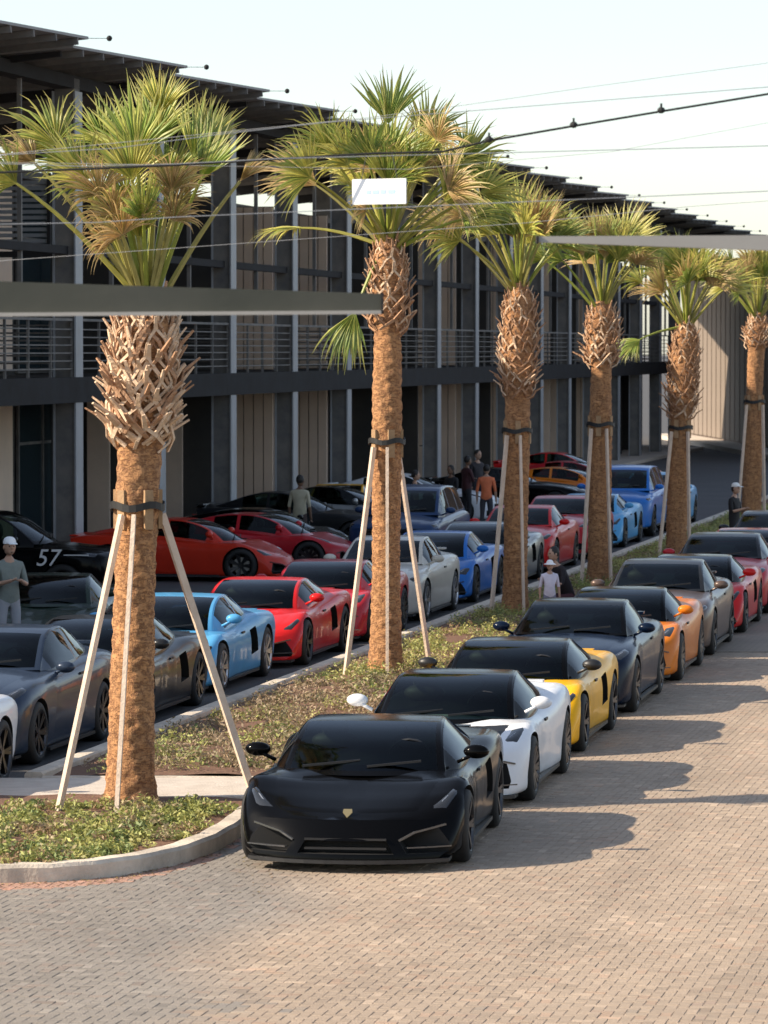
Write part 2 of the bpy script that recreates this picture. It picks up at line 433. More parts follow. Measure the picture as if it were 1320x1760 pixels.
def tint(x, y, r):
    q = r.random()
    if q < .4: return (.38, .40, .12)
    if q < .5: return (.44, .36, .20)
    if q < .68: return (.22, .28, .09)
    if q < .92: return (.52, .50, .17)
    return (.40, .27, .15)
rg = random.Random(3); sp = []
for _ in range(760):
    d = rg.uniform(34.4, 39.5); l, r = polyA(d); l = max(l, -4.3)
    if r - .1 < l: continue
    x = rg.uniform(l, r-.1)
    if d > 38.9: continue
    if math.sin(x*4.3+d*1.9)*math.sin(d*3.1-x*2) > .35 and rg.random() < .8: continue
    if x > -2.3 and rg.random() < .3: continue
    sp.append((x, d, .11, rg.uniform(.08, .18), rg.uniform(.07, .17), 80))
leaves('ground_cover', sp, rg, tint)
sp = []
def tint2(x, y, r):
    if y < 53 and r.random() < .72: return (.40, .30, .19) if r.random() < .6 else (.30, .26, .13)
    return tint(x, y, r)
for _ in range(1900):
    d = 41.9 + 70*rg.random()**1.5; l, r = Lk(d)+.5, Rk(d)-.3
    t = rg.random(); x = l + (r-l)*t
    if d < 42.5 and rg.random() < .85: continue
    if math.sin(x*3.3+d*1.3)*math.sin(d*1.1-x*2) > .2 and rg.random() < .7: continue
    sp.append((x, d, .12, rg.uniform(.12, .26), rg.uniform(.08, .26), 60))
leaves('ground_cover', sp, rg, tint2)
v, f, c = [], [], []
for _ in range(420):
    x = rg.uniform(-3.9, -.9); y = kerb_front(x) - abs(rg.gauss(0, .22)) - .03 if x < -1.3 else rg.uniform(33, 36)
    a = rg.uniform(0, 6.28); q_ = rg.uniform(.008, .02); z = .006; b0 = len(v)
    v += [(x+q_*math.cos(a), y+q_*math.sin(a), z), (x-q_*.5*math.sin(a), y+q_*.5*math.cos(a), z+.006), (x-q_*math.cos(a), y-q_*math.sin(a), z), (x+q_*.5*math.sin(a), y-q_*.5*math.cos(a), z+.003)]
    f.append((b0, b0+1, b0+2, b0+3)); c.append((*[(.30, .17, .07), (.12, .08, .04), (.38, .30, .12)][rg.randrange(3)], 1))
me = mesh('leaf_litter', v, f, [M['leafy']]); colour_mesh(me, c); link('leaf_litter', me, kind='stuff', label='dry leaf litter gathered along the curved kerb')

# ---------------------------------------------------------------- building (local frame: x = across, y = along)
EST = Vector((0, 0, 0))
bld = thing('building', 'long two-storey building with beige panels, grey columns and tilted dark canopy roof', 'building', rz=-ANG)
VF, VC, VR = -24.1, -21.1, -19.65
COLS = [77.7 + 6.82*k for k in range(-2, 16)]
U0, U1 = 62.5, 182.0
def P(b, name, m, **kw): return b.link(name, m, bld, **kw)
b = MB(); b.box(VF-9, VF-.12, U0, 187, 0, 8.15); P(b, 'wall', M['shopwall'])
b = MB(); b.box(VF-.1, -20.85, U0, U1, 3.45, 3.95); P(b, 'balcony_slab', M['dsteel'])
b = MB(); b.box(VF-9.2, VF+.15, U0, U1, 8.16, 8.34); P(b, 'parapet', M['steel'])
b = MB(); b.box(VF-.1, -20.0, U0-3, U1, 0.0, .12); P(b, 'walkway', M['concrete'])
bc = MB(); bc.box(-.2, .2, -.2, .2, .12, 9.8); bc_me = bc.mesh('column', [M['steel']])
bf = MB(); bf.box(.2, .235, -.27, .27, .12, 9.55); bf.box(-.235, -.2, -.27, .27, .12, 9.55); bf_me = bf.mesh('flange', [M['flange']])
for u in COLS:
    c = link('column', bc_me, bld, loc=(VC, u, 0)); link('flange', bf_me, c)
# railings: posts and thin rails per bay
for i, u in enumerate(COLS[:-1]):
    b = MB()
    for k in range(5):
        uu = u + .25 + k*(6.32/4); b.box(-20.98, -20.93, uu-.02, uu+.02, 3.95, 5.05)
    b.box(-20.99, -20.92, u+.24, u+6.58, 5.05, 5.1)
    for k in range(6): b.box(-20.965, -20.945, u+.24, u+6.58, 4.1+k*.155, 4.125+k*.155)
    P(b, 'railing', M['steel'])
# end railings of balconies seen frontally between bays (screens across the balcony)
for i, u in enumerate(COLS[:-1]):
    if i % 2 == 0:
        b = MB()
        for k in range(7): b.box(-24.0, -21.35, u+.5, u+.53, 4.05+k*.15, 4.085+k*.15)
        for vv in (-24.0, -22.7, -21.38): b.box(vv, vv+.05, u+.47, u+.5, 3.95, 5.1)
        P(b, 'railing', M['steel'])
# facade modules
pan = MB(); pan.box(0, .07, -.52, .52, 0, 4.0); pan_me = pan.mesh('wall_panel', [M['clad']])
panl = MB(); panl.box(0, .07, -.52, .52, 0, 3.25); panl_me = panl.mesh('wall_panel', [M['clad']])
frame_cache = {}
def window(u0, u1, z0, z1, n):
    k = (round(u1-u0, 2), round(z1-z0, 2), n)
    if k not in frame_cache:
        w, h = k[0], k[1]; f = MB(); g = MB()
        f.box(0, .06, 0, w, 0, .1); f.box(0, .06, 0, w, h-.1, h); f.box(0, .05, 0, w, h*.7, h*.7+.06)
        for j in range(n+1):
            y = j*(w-.08)/n; f.box(.002, .065, y, y+.08, .1, h-.1)
        g.box(.01, .03, .04, w-.04, .05, h-.05)
        frame_cache[k] = (f.mesh('window', [M['steel']]), g.mesh('pane', [M['bglass']]))
    o = link('window', frame_cache[k][0], bld, loc=(VF-.1, u0, z0)); link('pane', frame_cache[k][1], o)
for i, u in enumerate(COLS[:-1]):
    rr = random.Random(100+i)
    # ground floor: glass for the first part, two or three beige panels after
    npan = (2, 3, 2, 2, 3)[i % 5]
    span = 6.82; pw = npan*1.12
    window(u+.3, u+span-pw-.3, .14, 3.4, 2)
    for k in range(npan):
        link('wall_panel', panl_me, bld, loc=(VF-.1, u+span-pw+k*1.12+.42, .14))
    npu = (4, 3, 5, 2, 4)[i % 5]; pw = npu*1.12
    window(u+.3, u+span-pw-.3, 3.98, 8.1, 1)
    for k in range(npu):
        link('wall_panel', pan_me, bld, loc=(VF-.1, u+span-pw+k*1.12+.42, 4.02))
    b = MB(); b.box(-21.18, -21.02, u+.24, u+6.58, 6.36, 6.52); b.link('beam', M['dsteel'], bld)
    b = MB(); b.box(-21.14, -21.06, u+3.36, u+3.44, 5.1, 9.75); b.link('post', M['steel'], bld)
    if i > 7: b = MB(); b.box(VF-.6, VF+.1, u+.02, u+6.8, 8.35, 9.3); b.link('parapet', M['steel'], bld)
    # fin walls across the balcony, some beige, some grey louvres (slats as parts)
    tan = i in (5, 6, 9, 11, 12, 14)
    if i > 2:
        for z0, z1 in ((.13, 3.42), (3.97, 8.1)):
            b = MB(); b.box(-24.05, -22.0, u+2.62, u+2.72, z0, z1); fw = P(b, 'fin_wall', M['cladgap'] if tan else M['shopwall'])
            if tan:
                if 'board_me%d' % int(z0) not in frame_cache:
                    q = MB(); q.box(-.115, .115, 0, .05, z0+.02, z1-.02); frame_cache['board_me%d' % int(z0)] = q.mesh('board', [M['clad']])
                for k in range(8): link('board', frame_cache['board_me%d' % int(z0)], fw, loc=(-23.92+k*.257, u+2.57, 0))
    if i in (3, 4, 7, 8, 10, 13):
        b = MB(); b.box(-23.2, -22.7, u+2.5, u+2.61, .13, 3.42); P(b, 'wall_panel', M['clad'])
    if i % 2 == 0:
        fr = MB(); fr.box(-23.85, -23.78, u+3.0, u+3.1, 6.5, 8.1); fr.box(-22.35, -22.28, u+3.0, u+3.1, 6.5, 8.1)
        fr.box(-23.95, -22.2, u+2.95, u+3.15, 6.38, 6.5)
        fo = P(fr, 'louvre_screen', M['dsteel'])
        if i < 9:
            if i == 0:
                s = MB(); s.add([(0,0,0),(1.43,0,0),(1.43,.05,.07),(0,.05,.07),(0,-.012,.008),(1.43,-.012,.008),(1.43,.038,.078),(0,.038,.078)],
                                [(3,2,1,0),(4,5,6,7),(0,1,5,4),(1,2,6,5),(2,3,7,6),(3,0,4,7)])
                slat_me = s.mesh('slat', [M['flange']])
            for k in range(13): link('slat', slat_me, fo, loc=(-23.78, u+3.03, 6.55+k*.12))
        else:
            s = MB()
            for k in range(13): s.box(-23.78, -22.35, u+3.03, u+3.06, 6.55+k*.12, 6.62+k*.12)
            s.link('slat', M['flange'], fo)
    if i % 4 == 1:
        b = MB(); b.box(-24.0, -23.2, u+1.2, u+1.32, 4.0, 8.1); P(b, 'fin_wall', M['clad'])
# lamps inside the shops that show as small warm spots
for x, y, d in ((593, 768, 110), (738, 766, 123)):
    p = W(x, y, d); l = MB(); l.ball((0, 0, 0), .06); o = l.link('shop_lamp', M['lit'], None)
    q = Matrix.Rotation(ANG, 3, 'Z') @ p; o.parent = bld; o.location = q; bk = MB(); bk.box(-.3, 0, -.02, .02, -.015, .015); bk.link('bracket', M['dsteel'], o)
# tilted canopy roof, one panel per bay, outer far corner thrown up and out
for i in range(-2, 17):
    u = 72.9 + 7.8*i; L_ = 7.85
    v = [(-27.6, u-.05, 9.45), (-27.6, u+L_, 9.45), (VR+.25, u+L_, 10.20), (VR-.02, u-.05, 10.04)]
    v += [(a, b_, c+.05) for a, b_, c in v]
    b = MB(); b.add(v, [(3,2,1,0),(4,5,6,7),(0,1,5,4),(1,2,6,5),(2,3,7,6),(3,0,4,7)])
    o = P(b, 'roof_panel', M['roofmetal'])
    for k in range(6):
        r_ = MB(); t = (k+.5)/6; a = Vector(v[0]).lerp(Vector(v[1]), t); c = Vector(v[3]).lerp(Vector(v[2]), t)
        r_.bar(a + Vector((0,0,-.07)), c + Vector((0,0,-.07)), .07, .12); r_.link('rib', M['steel'], o)
    bm_ = MB(); bm_.bar((-27.4, u+L_+.1, 9.25), (VR-.3, u+L_+.1, 9.95), .16, .3, w2=.1, h2=.1); P(bm_, 'roof_beam', M['dsteel'])
    f_ = MB(); f_.ball((VR+.62, u+L_+.1, 10.22), .055); f_.bar((VR+.2, u+L_, 10.22), (VR+.6, u+L_+.1, 10.22), .01); P(f_, 'roof_light', M['dsteel'])
b = MB(); b.box(-21.3, -20.9, U0, U1, 9.6, 9.85); P(b, 'eaves_beam', M['dsteel'])
# far wing, turned to face the street
wd = Vector((1.9, -40, 0)).normalized()
wing = thing('building', 'far beige wing with vertical ribbed panels closing the end of the car park', 'building', (15.3, 206, 0), math.atan2(wd.y, wd.x))
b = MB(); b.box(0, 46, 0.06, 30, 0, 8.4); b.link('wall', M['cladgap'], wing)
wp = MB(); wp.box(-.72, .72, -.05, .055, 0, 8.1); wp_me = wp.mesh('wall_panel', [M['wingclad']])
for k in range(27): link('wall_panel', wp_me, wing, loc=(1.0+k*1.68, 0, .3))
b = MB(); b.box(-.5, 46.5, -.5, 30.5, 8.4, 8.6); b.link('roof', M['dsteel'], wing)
b = MB(); b.box(-2, 46, -1.6, .05, 0, .2); b.link('walkway', M['concrete'], wing)
# low block added out of view on the left to shade the near cars
low = thing('building', 'unseen low block added to shade the near end of the car park', 'building', rz=-ANG)
b = MB(); b.box(-33, -21.2, 30.5, 62.2, 0, 5.9); b.link('wall', M['shopwall'], low)
b = MB(); b.box(-33.2, -21.0, 30.3, 62.3, 5.9, 6.1); b.link('roof', M['roofmetal'], low)

# ---------------------------------------------------------------- cars
def catm(P4, t):
    p0, p1, p2, p3 = P4
    return .5*((2*p1) + (-p0+p2)*t + (2*p0-5*p1+4*p2-p3)*t*t + (-p0+3*p1-3*p2+p3)*t**3)
class Body:
    def __init__(s, T): s.T = T; s.L = T['L']
    def ring(s, st):
        T = s.T; w = hermite(T['w'], st); zs = hermite(T['zs'], st); zc = hermite(T['zc'], st); zb = hermite(T['zb'], st)
        dz = zs - zb; c = T.get('tuck', .9)
        return [np.array(p) for p in ((c*w, zb), (.965*w, zb+.05), (.985*w, zb+.34*dz), (1.0*w, zb+.64*dz), (.978*w, zb+.9*dz-.01),
                (.89*w, zs), (.70*w, zs+(zc-zs)*.38), (.40*w, zs+(zc-zs)*.85), (0, zc))], w, zb, zc
    def pt(s, st, t, sg=1):
        """st = metres behind the nose, t = 0..8 around the half section; returns car coordinates"""
        rg_, w, zb, zc = s.ring(st)
        i = min(7, max(0, int(t))); f = t - i
        P4 = [rg_[max(0, i-1)], rg_[i], rg_[i+1], rg_[i+2] if i+2 < 9 else rg_[7]*np.array([-1, 1])]
        y, z = catm(P4, f)
        return s.bend(st, sg*y, z)
    def bend(s, st, y, z):
        T = s.T; rg_, w, zb, zc = s.ring(st)
        q = abs(y)/max(w, .1); f1 = max(0, 1-st/1.3)**1.5; f2 = max(0, 1-st/.55)
        sh = T['plan']*q**2.4*f1 + T['lean']*max(0, (z-zb)/(zc-zb+.001))**1.6*f2
        e = s.L - st; g1 = max(0, 1-e/.9)**1.5; g2 = max(0, 1-e/.4)
        sh -= T['rplan']*q**2.4*g1 + T['rlean']*max(0, 1-(z-zb)/(zc-zb+.001))*g2
        return Vector((y, -s.L/2 + st + sh, z))
    def shell(s):
        T = s.T; v = []; f = []; ts = np.linspace(0, 8, 25)
        S = sorted(set(np.round(np.concatenate([np.linspace(0, .6, 9), np.linspace(.6, s.L-.5, 34), np.linspace(s.L-.5, s.L, 7)]), 3)))
        n = 2*len(ts) - 1
        for st in S:
            v += [s.pt(st, t, -1) for t in ts] + [s.pt(st, t, 1) for t in ts[::-1][1:]]
        for i in range(len(S)-1):
            f += [(i*n+k, i*n+k+1, (i+1)*n+k+1, (i+1)*n+k) for k in range(n-1)]
            f.append((i*n+n-1, i*n, (i+1)*n, (i+1)*n+n-1))
        m_ = 12
        for st, flip in ((0, False), (s.L, True)):
            base = len(v)
            for t in ts:
                p = s.pt(st, t, 1); 
                for k in range(m_+1):
                    y = -p.x + 2*p.x*k/m_; v.append(s.bend(st, y, p.z))
            for r in range(len(ts)-1):
                for k in range(m_):
                    q = (base+r*(m_+1)+k, base+r*(m_+1)+k+1, base+(r+1)*(m_+1)+k+1, base+(r+1)*(m_+1)+k)
                    f.append(q[::-1] if flip else q)
        bm = bmesh.new(); vv = [bm.verts.new(p) for p in v]
        for q in f:
            try: bm.faces.new([vv[i] for i in q])
            except ValueError: pass
        bmesh.ops.remove_doubles(bm, verts=bm.verts, dist=.0008)
        bmesh.ops.dissolve_degenerate(bm, edges=bm.edges, dist=.0005)
        bmesh.ops.recalc_face_normals(bm, faces=bm.faces)
        me = bpy.data.meshes.new('body'); bm.to_mesh(me); bm.free()
        me.materials.append(M['dark']); me.materials.append(M['void'])
        me.polygons.foreach_set('use_smooth', [True]*len(me.polygons)); return me
    def patch(s, quad, off=.006, n=6, m_=4, sides=(1,), nm='patch', depth=.012):
        """quad: 4 (st, t) corners; a panel hugging the shell"""
        out = MB()
        for sg in sides:
            def q(a, b_):
                c = [(1-a)*(1-b_), a*(1-b_), a*b_, (1-a)*b_]
                return sum(c[i]*quad[i][0] for i in range(4)), sum(c[i]*quad[i][1] for i in range(4))
            v = []
            for i in range(n+1):
                for j in range(m_+1):
                    st, t = q(i/n, j/m_); p = s.pt(st, t, sg); a = s.pt(st+.01, t, sg)-p; b_ = s.pt(st, min(8, t+.02), sg)-s.pt(st, max(0, t-.02), sg)
                    nr = a.cross(b_); nr = nr.normalized() if nr.length > 0 else Vector((0, 0, 1))
                    if nr.z < -.2 or nr.x*sg < -.35 or (abs(nr.z) < .2 and nr.x*sg < 0): nr = -nr
                    if i in (0, n) or j in (0, m_): v.append(p - nr*depth*.2)
                    else: v.append(p + nr*off)
            f = [(i*(m_+1)+j, (i+1)*(m_+1)+j, (i+1)*(m_+1)+j+1, i*(m_+1)+j+1) for i in range(n) for j in range(m_)]
            out.add(v, f if sg > 0 else [g[::-1] for g in f])
        return out
def boolean(me, cutters):
    o = bpy.data.objects.new('tmp', me); COL.objects.link(o); tmp = [o]
    for c in cutters:
        co = bpy.data.objects.new('tmp', c); COL.objects.link(co); tmp.append(co)
        md = o.modifiers.new('b', 'BOOLEAN'); md.object = co; md.operation = 'DIFFERENCE'; md.solver = 'EXACT'
    bpy.context.view_layer.update()
    r = bpy.data.meshes.new_from_object(o.evaluated_get(bpy.context.evaluated_depsgraph_get()))
    for q in tmp: bpy.data.objects.remove(q)
    if len(r.polygons) < 300: print('BOOLEAN FAILED', len(r.polygons))
    return r
def cyl_cut(y, z, r, x0, x1):
    b = MB(); n = 36
    v = [(x, y + r*math.cos(k*2*math.pi/n), z + r*math.sin(k*2*math.pi/n)) for x in (x0, x1) for k in range(n)]
    b.add(v, [(k, (k+1) % n, n+(k+1) % n, n+k) for k in range(n)] + [tuple(range(n-1, -1, -1)), tuple(range(n, 2*n))])
    me = b.mesh('cut', [M['dark'], M['void']]); 
    me.polygons.foreach_set('material_index', [1]*len(me.polygons))
    bm = bmesh.new(); bm.from_mesh(me); bmesh.ops.recalc_face_normals(bm, faces=bm.faces); bm.to_mesh(me); bm.free()
    return me
def prism_cut(poly, y0, y1):
    b = MB(); n = len(poly)
    b.add([(x, y0, z) for x, z in poly] + [(x, y1, z) for x, z in poly],
          [tuple(range(n)), tuple(range(2*n-1, n-1, -1))] + [(k, (k+1) % n, n+(k+1) % n, n+k) for k in range(n)])
    me = b.mesh('cut', [M['dark'], M['void']]); me.polygons.foreach_set('material_index', [1]*len(me.polygons))
    bm = bmesh.new(); bm.from_mesh(me); bmesh.ops.recalc_face_normals(bm, faces=bm.faces); bm.to_mesh(me); bm.free()
    return me
def cabin(T):
    """returns dict of MB: roof (painted frame), windshield, side_window (x2), rear_window"""
    C = T['cab']; L = T['L']; s0, s1 = C['s']; ns, ntt = 44, 30
    out = {k: MB() for k in ('roof', 'windshield', 'side_r', 'side_l', 'rear_window')}
    def pt(st, t, sg):
        zt = hermite(C['zt'], st); zb = hermite(C['zb'], st); yb = hermite(C['yb'], st); yt = hermite(C['yt'], st)
        dz = zt - zb
        ring = [np.array(p) for p in ((yb*1.0, zb-.06), (yb*.99, zb+.03*min(1, dz*4)), (yb+(yt-yb)*.82, zb+dz*.80), (yt, zb+dz*.925), (yt*.92, zb+dz*.965), (yt*.5, zb+dz*.992), (0, zt))]
        i = min(5, max(0, int(t))); f = t-i
        P4 = [ring[max(0, i-1)], ring[i], ring[i+1], ring[i+2] if i+2 < 7 else ring[5]*np.array([-1, 1])]
        y, z = catm(P4, f)
        q = abs(y)/yb
        sh = C['bow']*q**2*max(0, 1-(st-s0)/1.3) - C.get('rbow', .15)*q**2*max(0, 1-(s1-st)/.8)
        return Vector((sg*y, -L/2+st+sh, z))
    S = np.linspace(s0, s1, ns+1); TT = np.linspace(0, 6, ntt+1)
    wf = C['wf']; rf = C['rf']; sf = C['sf']; bp = C.get('bp', ())
    for sg in (1, -1):
        g = [[pt(st, t, sg) for t in TT] for st in S]
        for i in range(ns):
            sm = (S[i]+S[i+1])/2
            for j in range(ntt):
                tm = (TT[j]+TT[j+1])/2; key = 'roof'
                if tm > 4.0 and wf[0] < sm < wf[1]: key = 'windshield'
                elif tm > 4.0 and rf[0] < sm < rf[1]: key = 'rear_window'
                elif 1.0 < tm < 2.6 and sf[0] < sm < sf[1] and not any(a < sm < b_ for a, b_ in bp): key = 'side_r' if sg > 0 else 'side_l'
                q = [g[i][j], g[i+1][j], g[i+1][j+1], g[i][j+1]]
                if sg < 0: q = q[::-1]
                out[key].add(q, [(0, 1, 2, 3)])
    return out, pt
def weld(mb, name, mats):
    me = mb.mesh(name, mats); bm = bmesh.new(); bm.from_mesh(me)
    bmesh.ops.remove_doubles(bm, verts=bm.verts, dist=.0006)
    bm.to_mesh(me); bm.free(); me.polygons.foreach_set('use_smooth', [True]*len(me.polygons)); return me
def wheel_meshes(r, w, spokes):
    t = MB(); n = 36
    prof = [(-w/2, r*.70), (-w/2-.008, r*.82), (-w/2+.012, r*.96), (-w/2+.04, r), (w/2-.04, r), (w/2-.012, r*.96), (w/2+.008, r*.82), (w/2, r*.70)]
    v = [(x, q*math.cos(k*2*math.pi/n), q*math.sin(k*2*math.pi/n)) for k in range(n) for x, q in prof]
    m_ = len(prof)
    t.add(v, [(k*m_+j, k*m_+(j+1) % m_, ((k+1) % n)*m_+(j+1) % m_, ((k+1) % n)*m_+j) for k in range(n) for j in range(m_)])
    rm = MB(); rr = r*.72
    prof = [(w/2-.01, rr), (w/2+.004, rr-.006), (w/2-.015, rr-.025), (-w/2+.02, rr-.03), (-w/2+.02, rr)]
    v = [(x, q*math.cos(k*2*math.pi/n), q*math.sin(k*2*math.pi/n)) for k in range(n) for x, q in prof]; m_ = len(prof)
    rm.add(v, [(k*m_+j, k*m_+(j+1) % m_, ((k+1) % n)*m_+(j+1) % m_, ((k+1) % n)*m_+j) for k in range(n) for j in range(m_)])
    for k in range(spokes):
        for da in (-.12, .12):
            a = k*2*math.pi/spokes; b_ = a+da
            rm.bar((w/2-.035, .03*math.cos(a), .03*math.sin(a)), (w/2-.012, (rr-.01)*math.cos(b_), (rr-.01)*math.sin(b_)), .035, .03, up=(1, 0, 0))
    rm.tube([(w/2-.06, 0, 0), (w/2-.015, 0, 0)], [.065, .05], 12)
    d = MB(); d.tube([(w/2-.09, 0, 0), (w/2-.07, 0, 0)], r*.5, 24); d.box(w/2-.11, w/2-.055, r*.3, r*.52, -.09, .09)
    return weld(t, 'wheel', [M['tyre']]), rm.mesh('rim', [M['rim']]), d.mesh('brake_disc', [M['disc']])

SUPER = dict(L=4.46, plan=.30, lean=.16, rplan=.14, rlean=.10,
    w=[(0, .84), (.15, .90), (.5, .945), (.95, .965), (1.5, .935), (2.1, .905), (2.8, .94), (3.5, .975), (4.1, .955), (4.46, .90)],
    zs=[(0, .44), (.25, .54), (.6, .655), (.95, .752), (1.4, .745), (2.0, .76), (2.7, .82), (3.4, .895), (4.0, .895), (4.46, .84)],
    zc=[(0, .45), (.2, .505), (.6, .60), (1.0, .715), (1.3, .80), (2.2, .86), (3.2, .92), (4.0, .93), (4.46, .86)],
    zb=[(0, .12), (.8, .11), (2.5, .12), (3.6, .14), (4.46, .27)],
    cab=dict(s=(1.02, 4.05), bow=.34, wf=(1.07, 2.02), rf=(2.95, 3.75), sf=(1.42, 2.95), bp=((2.42, 2.5),),
        zt=[(1.02, .745), (1.2, .84), (1.55, 1.02), (1.85, 1.11), (2.15, 1.155), (2.5, 1.165), (2.9, 1.13), (3.4, 1.04), (4.05, .925)],
        zb=[(1.02, .705), (1.6, .78), (2.4, .84), (3.2, .88), (4.05, .89)],
        yb=[(1.02, .72), (1.5, .80), (2.2, .815), (2.8, .78), (3.4, .68), (4.05, .52)],
        yt=[(1.02, .70), (1.3, .66), (1.7, .62), (2.2, .59), (2.8, .55), (3.4, .50), (4.05, .44)]),
    axles=(.93, 3.55), wr=(.325, .345), ww=(.25, .31), cuts='super', spokes=5,
    mirror=(1.52, .93), lamp=[(.20, 5.1), (.62, 4.8), (.66, 5.15), (.22, 6.0)])
COUPE = dict(L=4.62, plan=.26, lean=.06, rplan=.12, rlean=.06,
    w=[(0, .80), (.15, .87), (.5, .925), (1.0, .945), (1.8, .92), (2.6, .925), (3.5, .955), (4.2, .93), (4.62, .86)],
    zs=[(0, .62), (.25, .71), (.7, .80), (1.2, .84), (2.0, .86), (3.0, .91), (3.8, .94), (4.62, .90)],
    zc=[(0, .64), (.2, .72), (.8, .84), (1.5, .92), (2.2, .94), (3.8, 1.0), (4.3, 1.01), (4.62, .98)],
    zb=[(0, .15), (1, .13), (3.5, .14), (4.62, .26)],
    cab=dict(s=(1.48, 4.25), bow=.28, wf=(1.53, 2.32), rf=(3.2, 4.0), sf=(1.82, 3.5), bp=((2.85, 2.93),),
        zt=[(1.48, .895), (1.7, .99), (2.0, 1.13), (2.3, 1.24), (2.6, 1.285), (2.95, 1.29), (3.4, 1.22), (3.9, 1.08), (4.25, 1.0)],
        zb=[(1.48, .85), (2.2, .89), (3.2, .92), (4.25, .955)],
        yb=[(1.48, .72), (2.0, .79), (2.8, .80), (3.5, .74), (4.25, .60)],
        yt=[(1.48, .70), (1.8, .66), (2.3, .60), (2.9, .58), (3.5, .56), (4.25, .54)]),
    axles=(.92, 3.62), wr=(.34, .345), ww=(.25, .28), cuts='coupe', spokes=7,
    mirror=(1.95, .98), lamp=[(.16, 4.9), (.55, 4.6), (.62, 5.25), (.20, 5.95)])
SUVT = dict(L=4.75, plan=.2, lean=.05, rplan=.1, rlean=.04, tuck=.92,
    w=[(0, .84), (.15, .90), (.5, .945), (1.0, .955), (1.8, .945), (3, .95), (4.2, .94), (4.75, .89)],
    zs=[(0, .85), (.2, .92), (.7, .98), (1.4, 1.0), (2.4, 1.04), (4.0, 1.08), (4.75, 1.04)],
    zc=[(0, .88), (.2, .97), (.8, 1.05), (1.4, 1.10), (2.4, 1.1), (4.4, 1.14), (4.75, 1.1)],
    zb=[(0, .25), (1, .24), (3.5, .24), (4.75, .34)],
    cab=dict(s=(1.28, 4.7), bow=.2, rbow=.08, wf=(1.33, 2.02), rf=(4.25, 4.62), sf=(1.7, 4.25), bp=((2.55, 2.64), (3.45, 3.54)),
        zt=[(1.28, 1.08), (1.6, 1.30), (1.95, 1.52), (2.3, 1.63), (2.9, 1.66), (3.8, 1.63), (4.3, 1.54), (4.6, 1.3), (4.7, 1.13)],
        zb=[(1.28, 1.03), (2.2, 1.06), (4.7, 1.10)],
        yb=[(1.28, .76), (1.9, .83), (4.0, .83), (4.7, .77)],
        yt=[(1.28, .74), (1.7, .70), (2.2, .655), (4.0, .64), (4.7, .66)]),
    axles=(.92, 3.75), wr=(.375, .375), ww=(.25, .25), cuts='suv', spokes=6,
    mirror=(1.75, 1.17), lamp=[(.14, 4.3), (.45, 4.1), (.48, 4.75), (.16, 5.2)])
def variant(T, dw=0, nose=0, tail=0, cabs=0, **kw):
    import copy
    t = copy.deepcopy(T)
    t['w'] = [(a, b_ + dw*(math.sin(a*2.6)*.5+.3)) for a, b_ in t['w']]
    for k in ('zs', 'zc'): t[k] = [(a, b_ + nose*max(0, 1-a/1.2) + tail*max(0, (a-2.8)/1.7)) for a, b_ in t[k]]
    c = t['cab']; c['zt'] = [(a, b_ + cabs*math.sin(math.pi*min(1, max(0, (a-c['s'][0])/(c['s'][1]-c['s'][0]))))) for a, b_ in c['zt']]
    t.update(kw); return t
def scaled(T, zscale=1.0, **kw):
    import copy
    t = copy.deepcopy(T)
    for k in ('zs', 'zc'): t[k] = [(a, b_*zscale) for a, b_ in t[k]]
    for k in ('zt', 'zb'): t['cab'][k] = [(a, b_*zscale) for a, b_ in t['cab'][k]]
    t.update(kw); return t
PROTO = {}
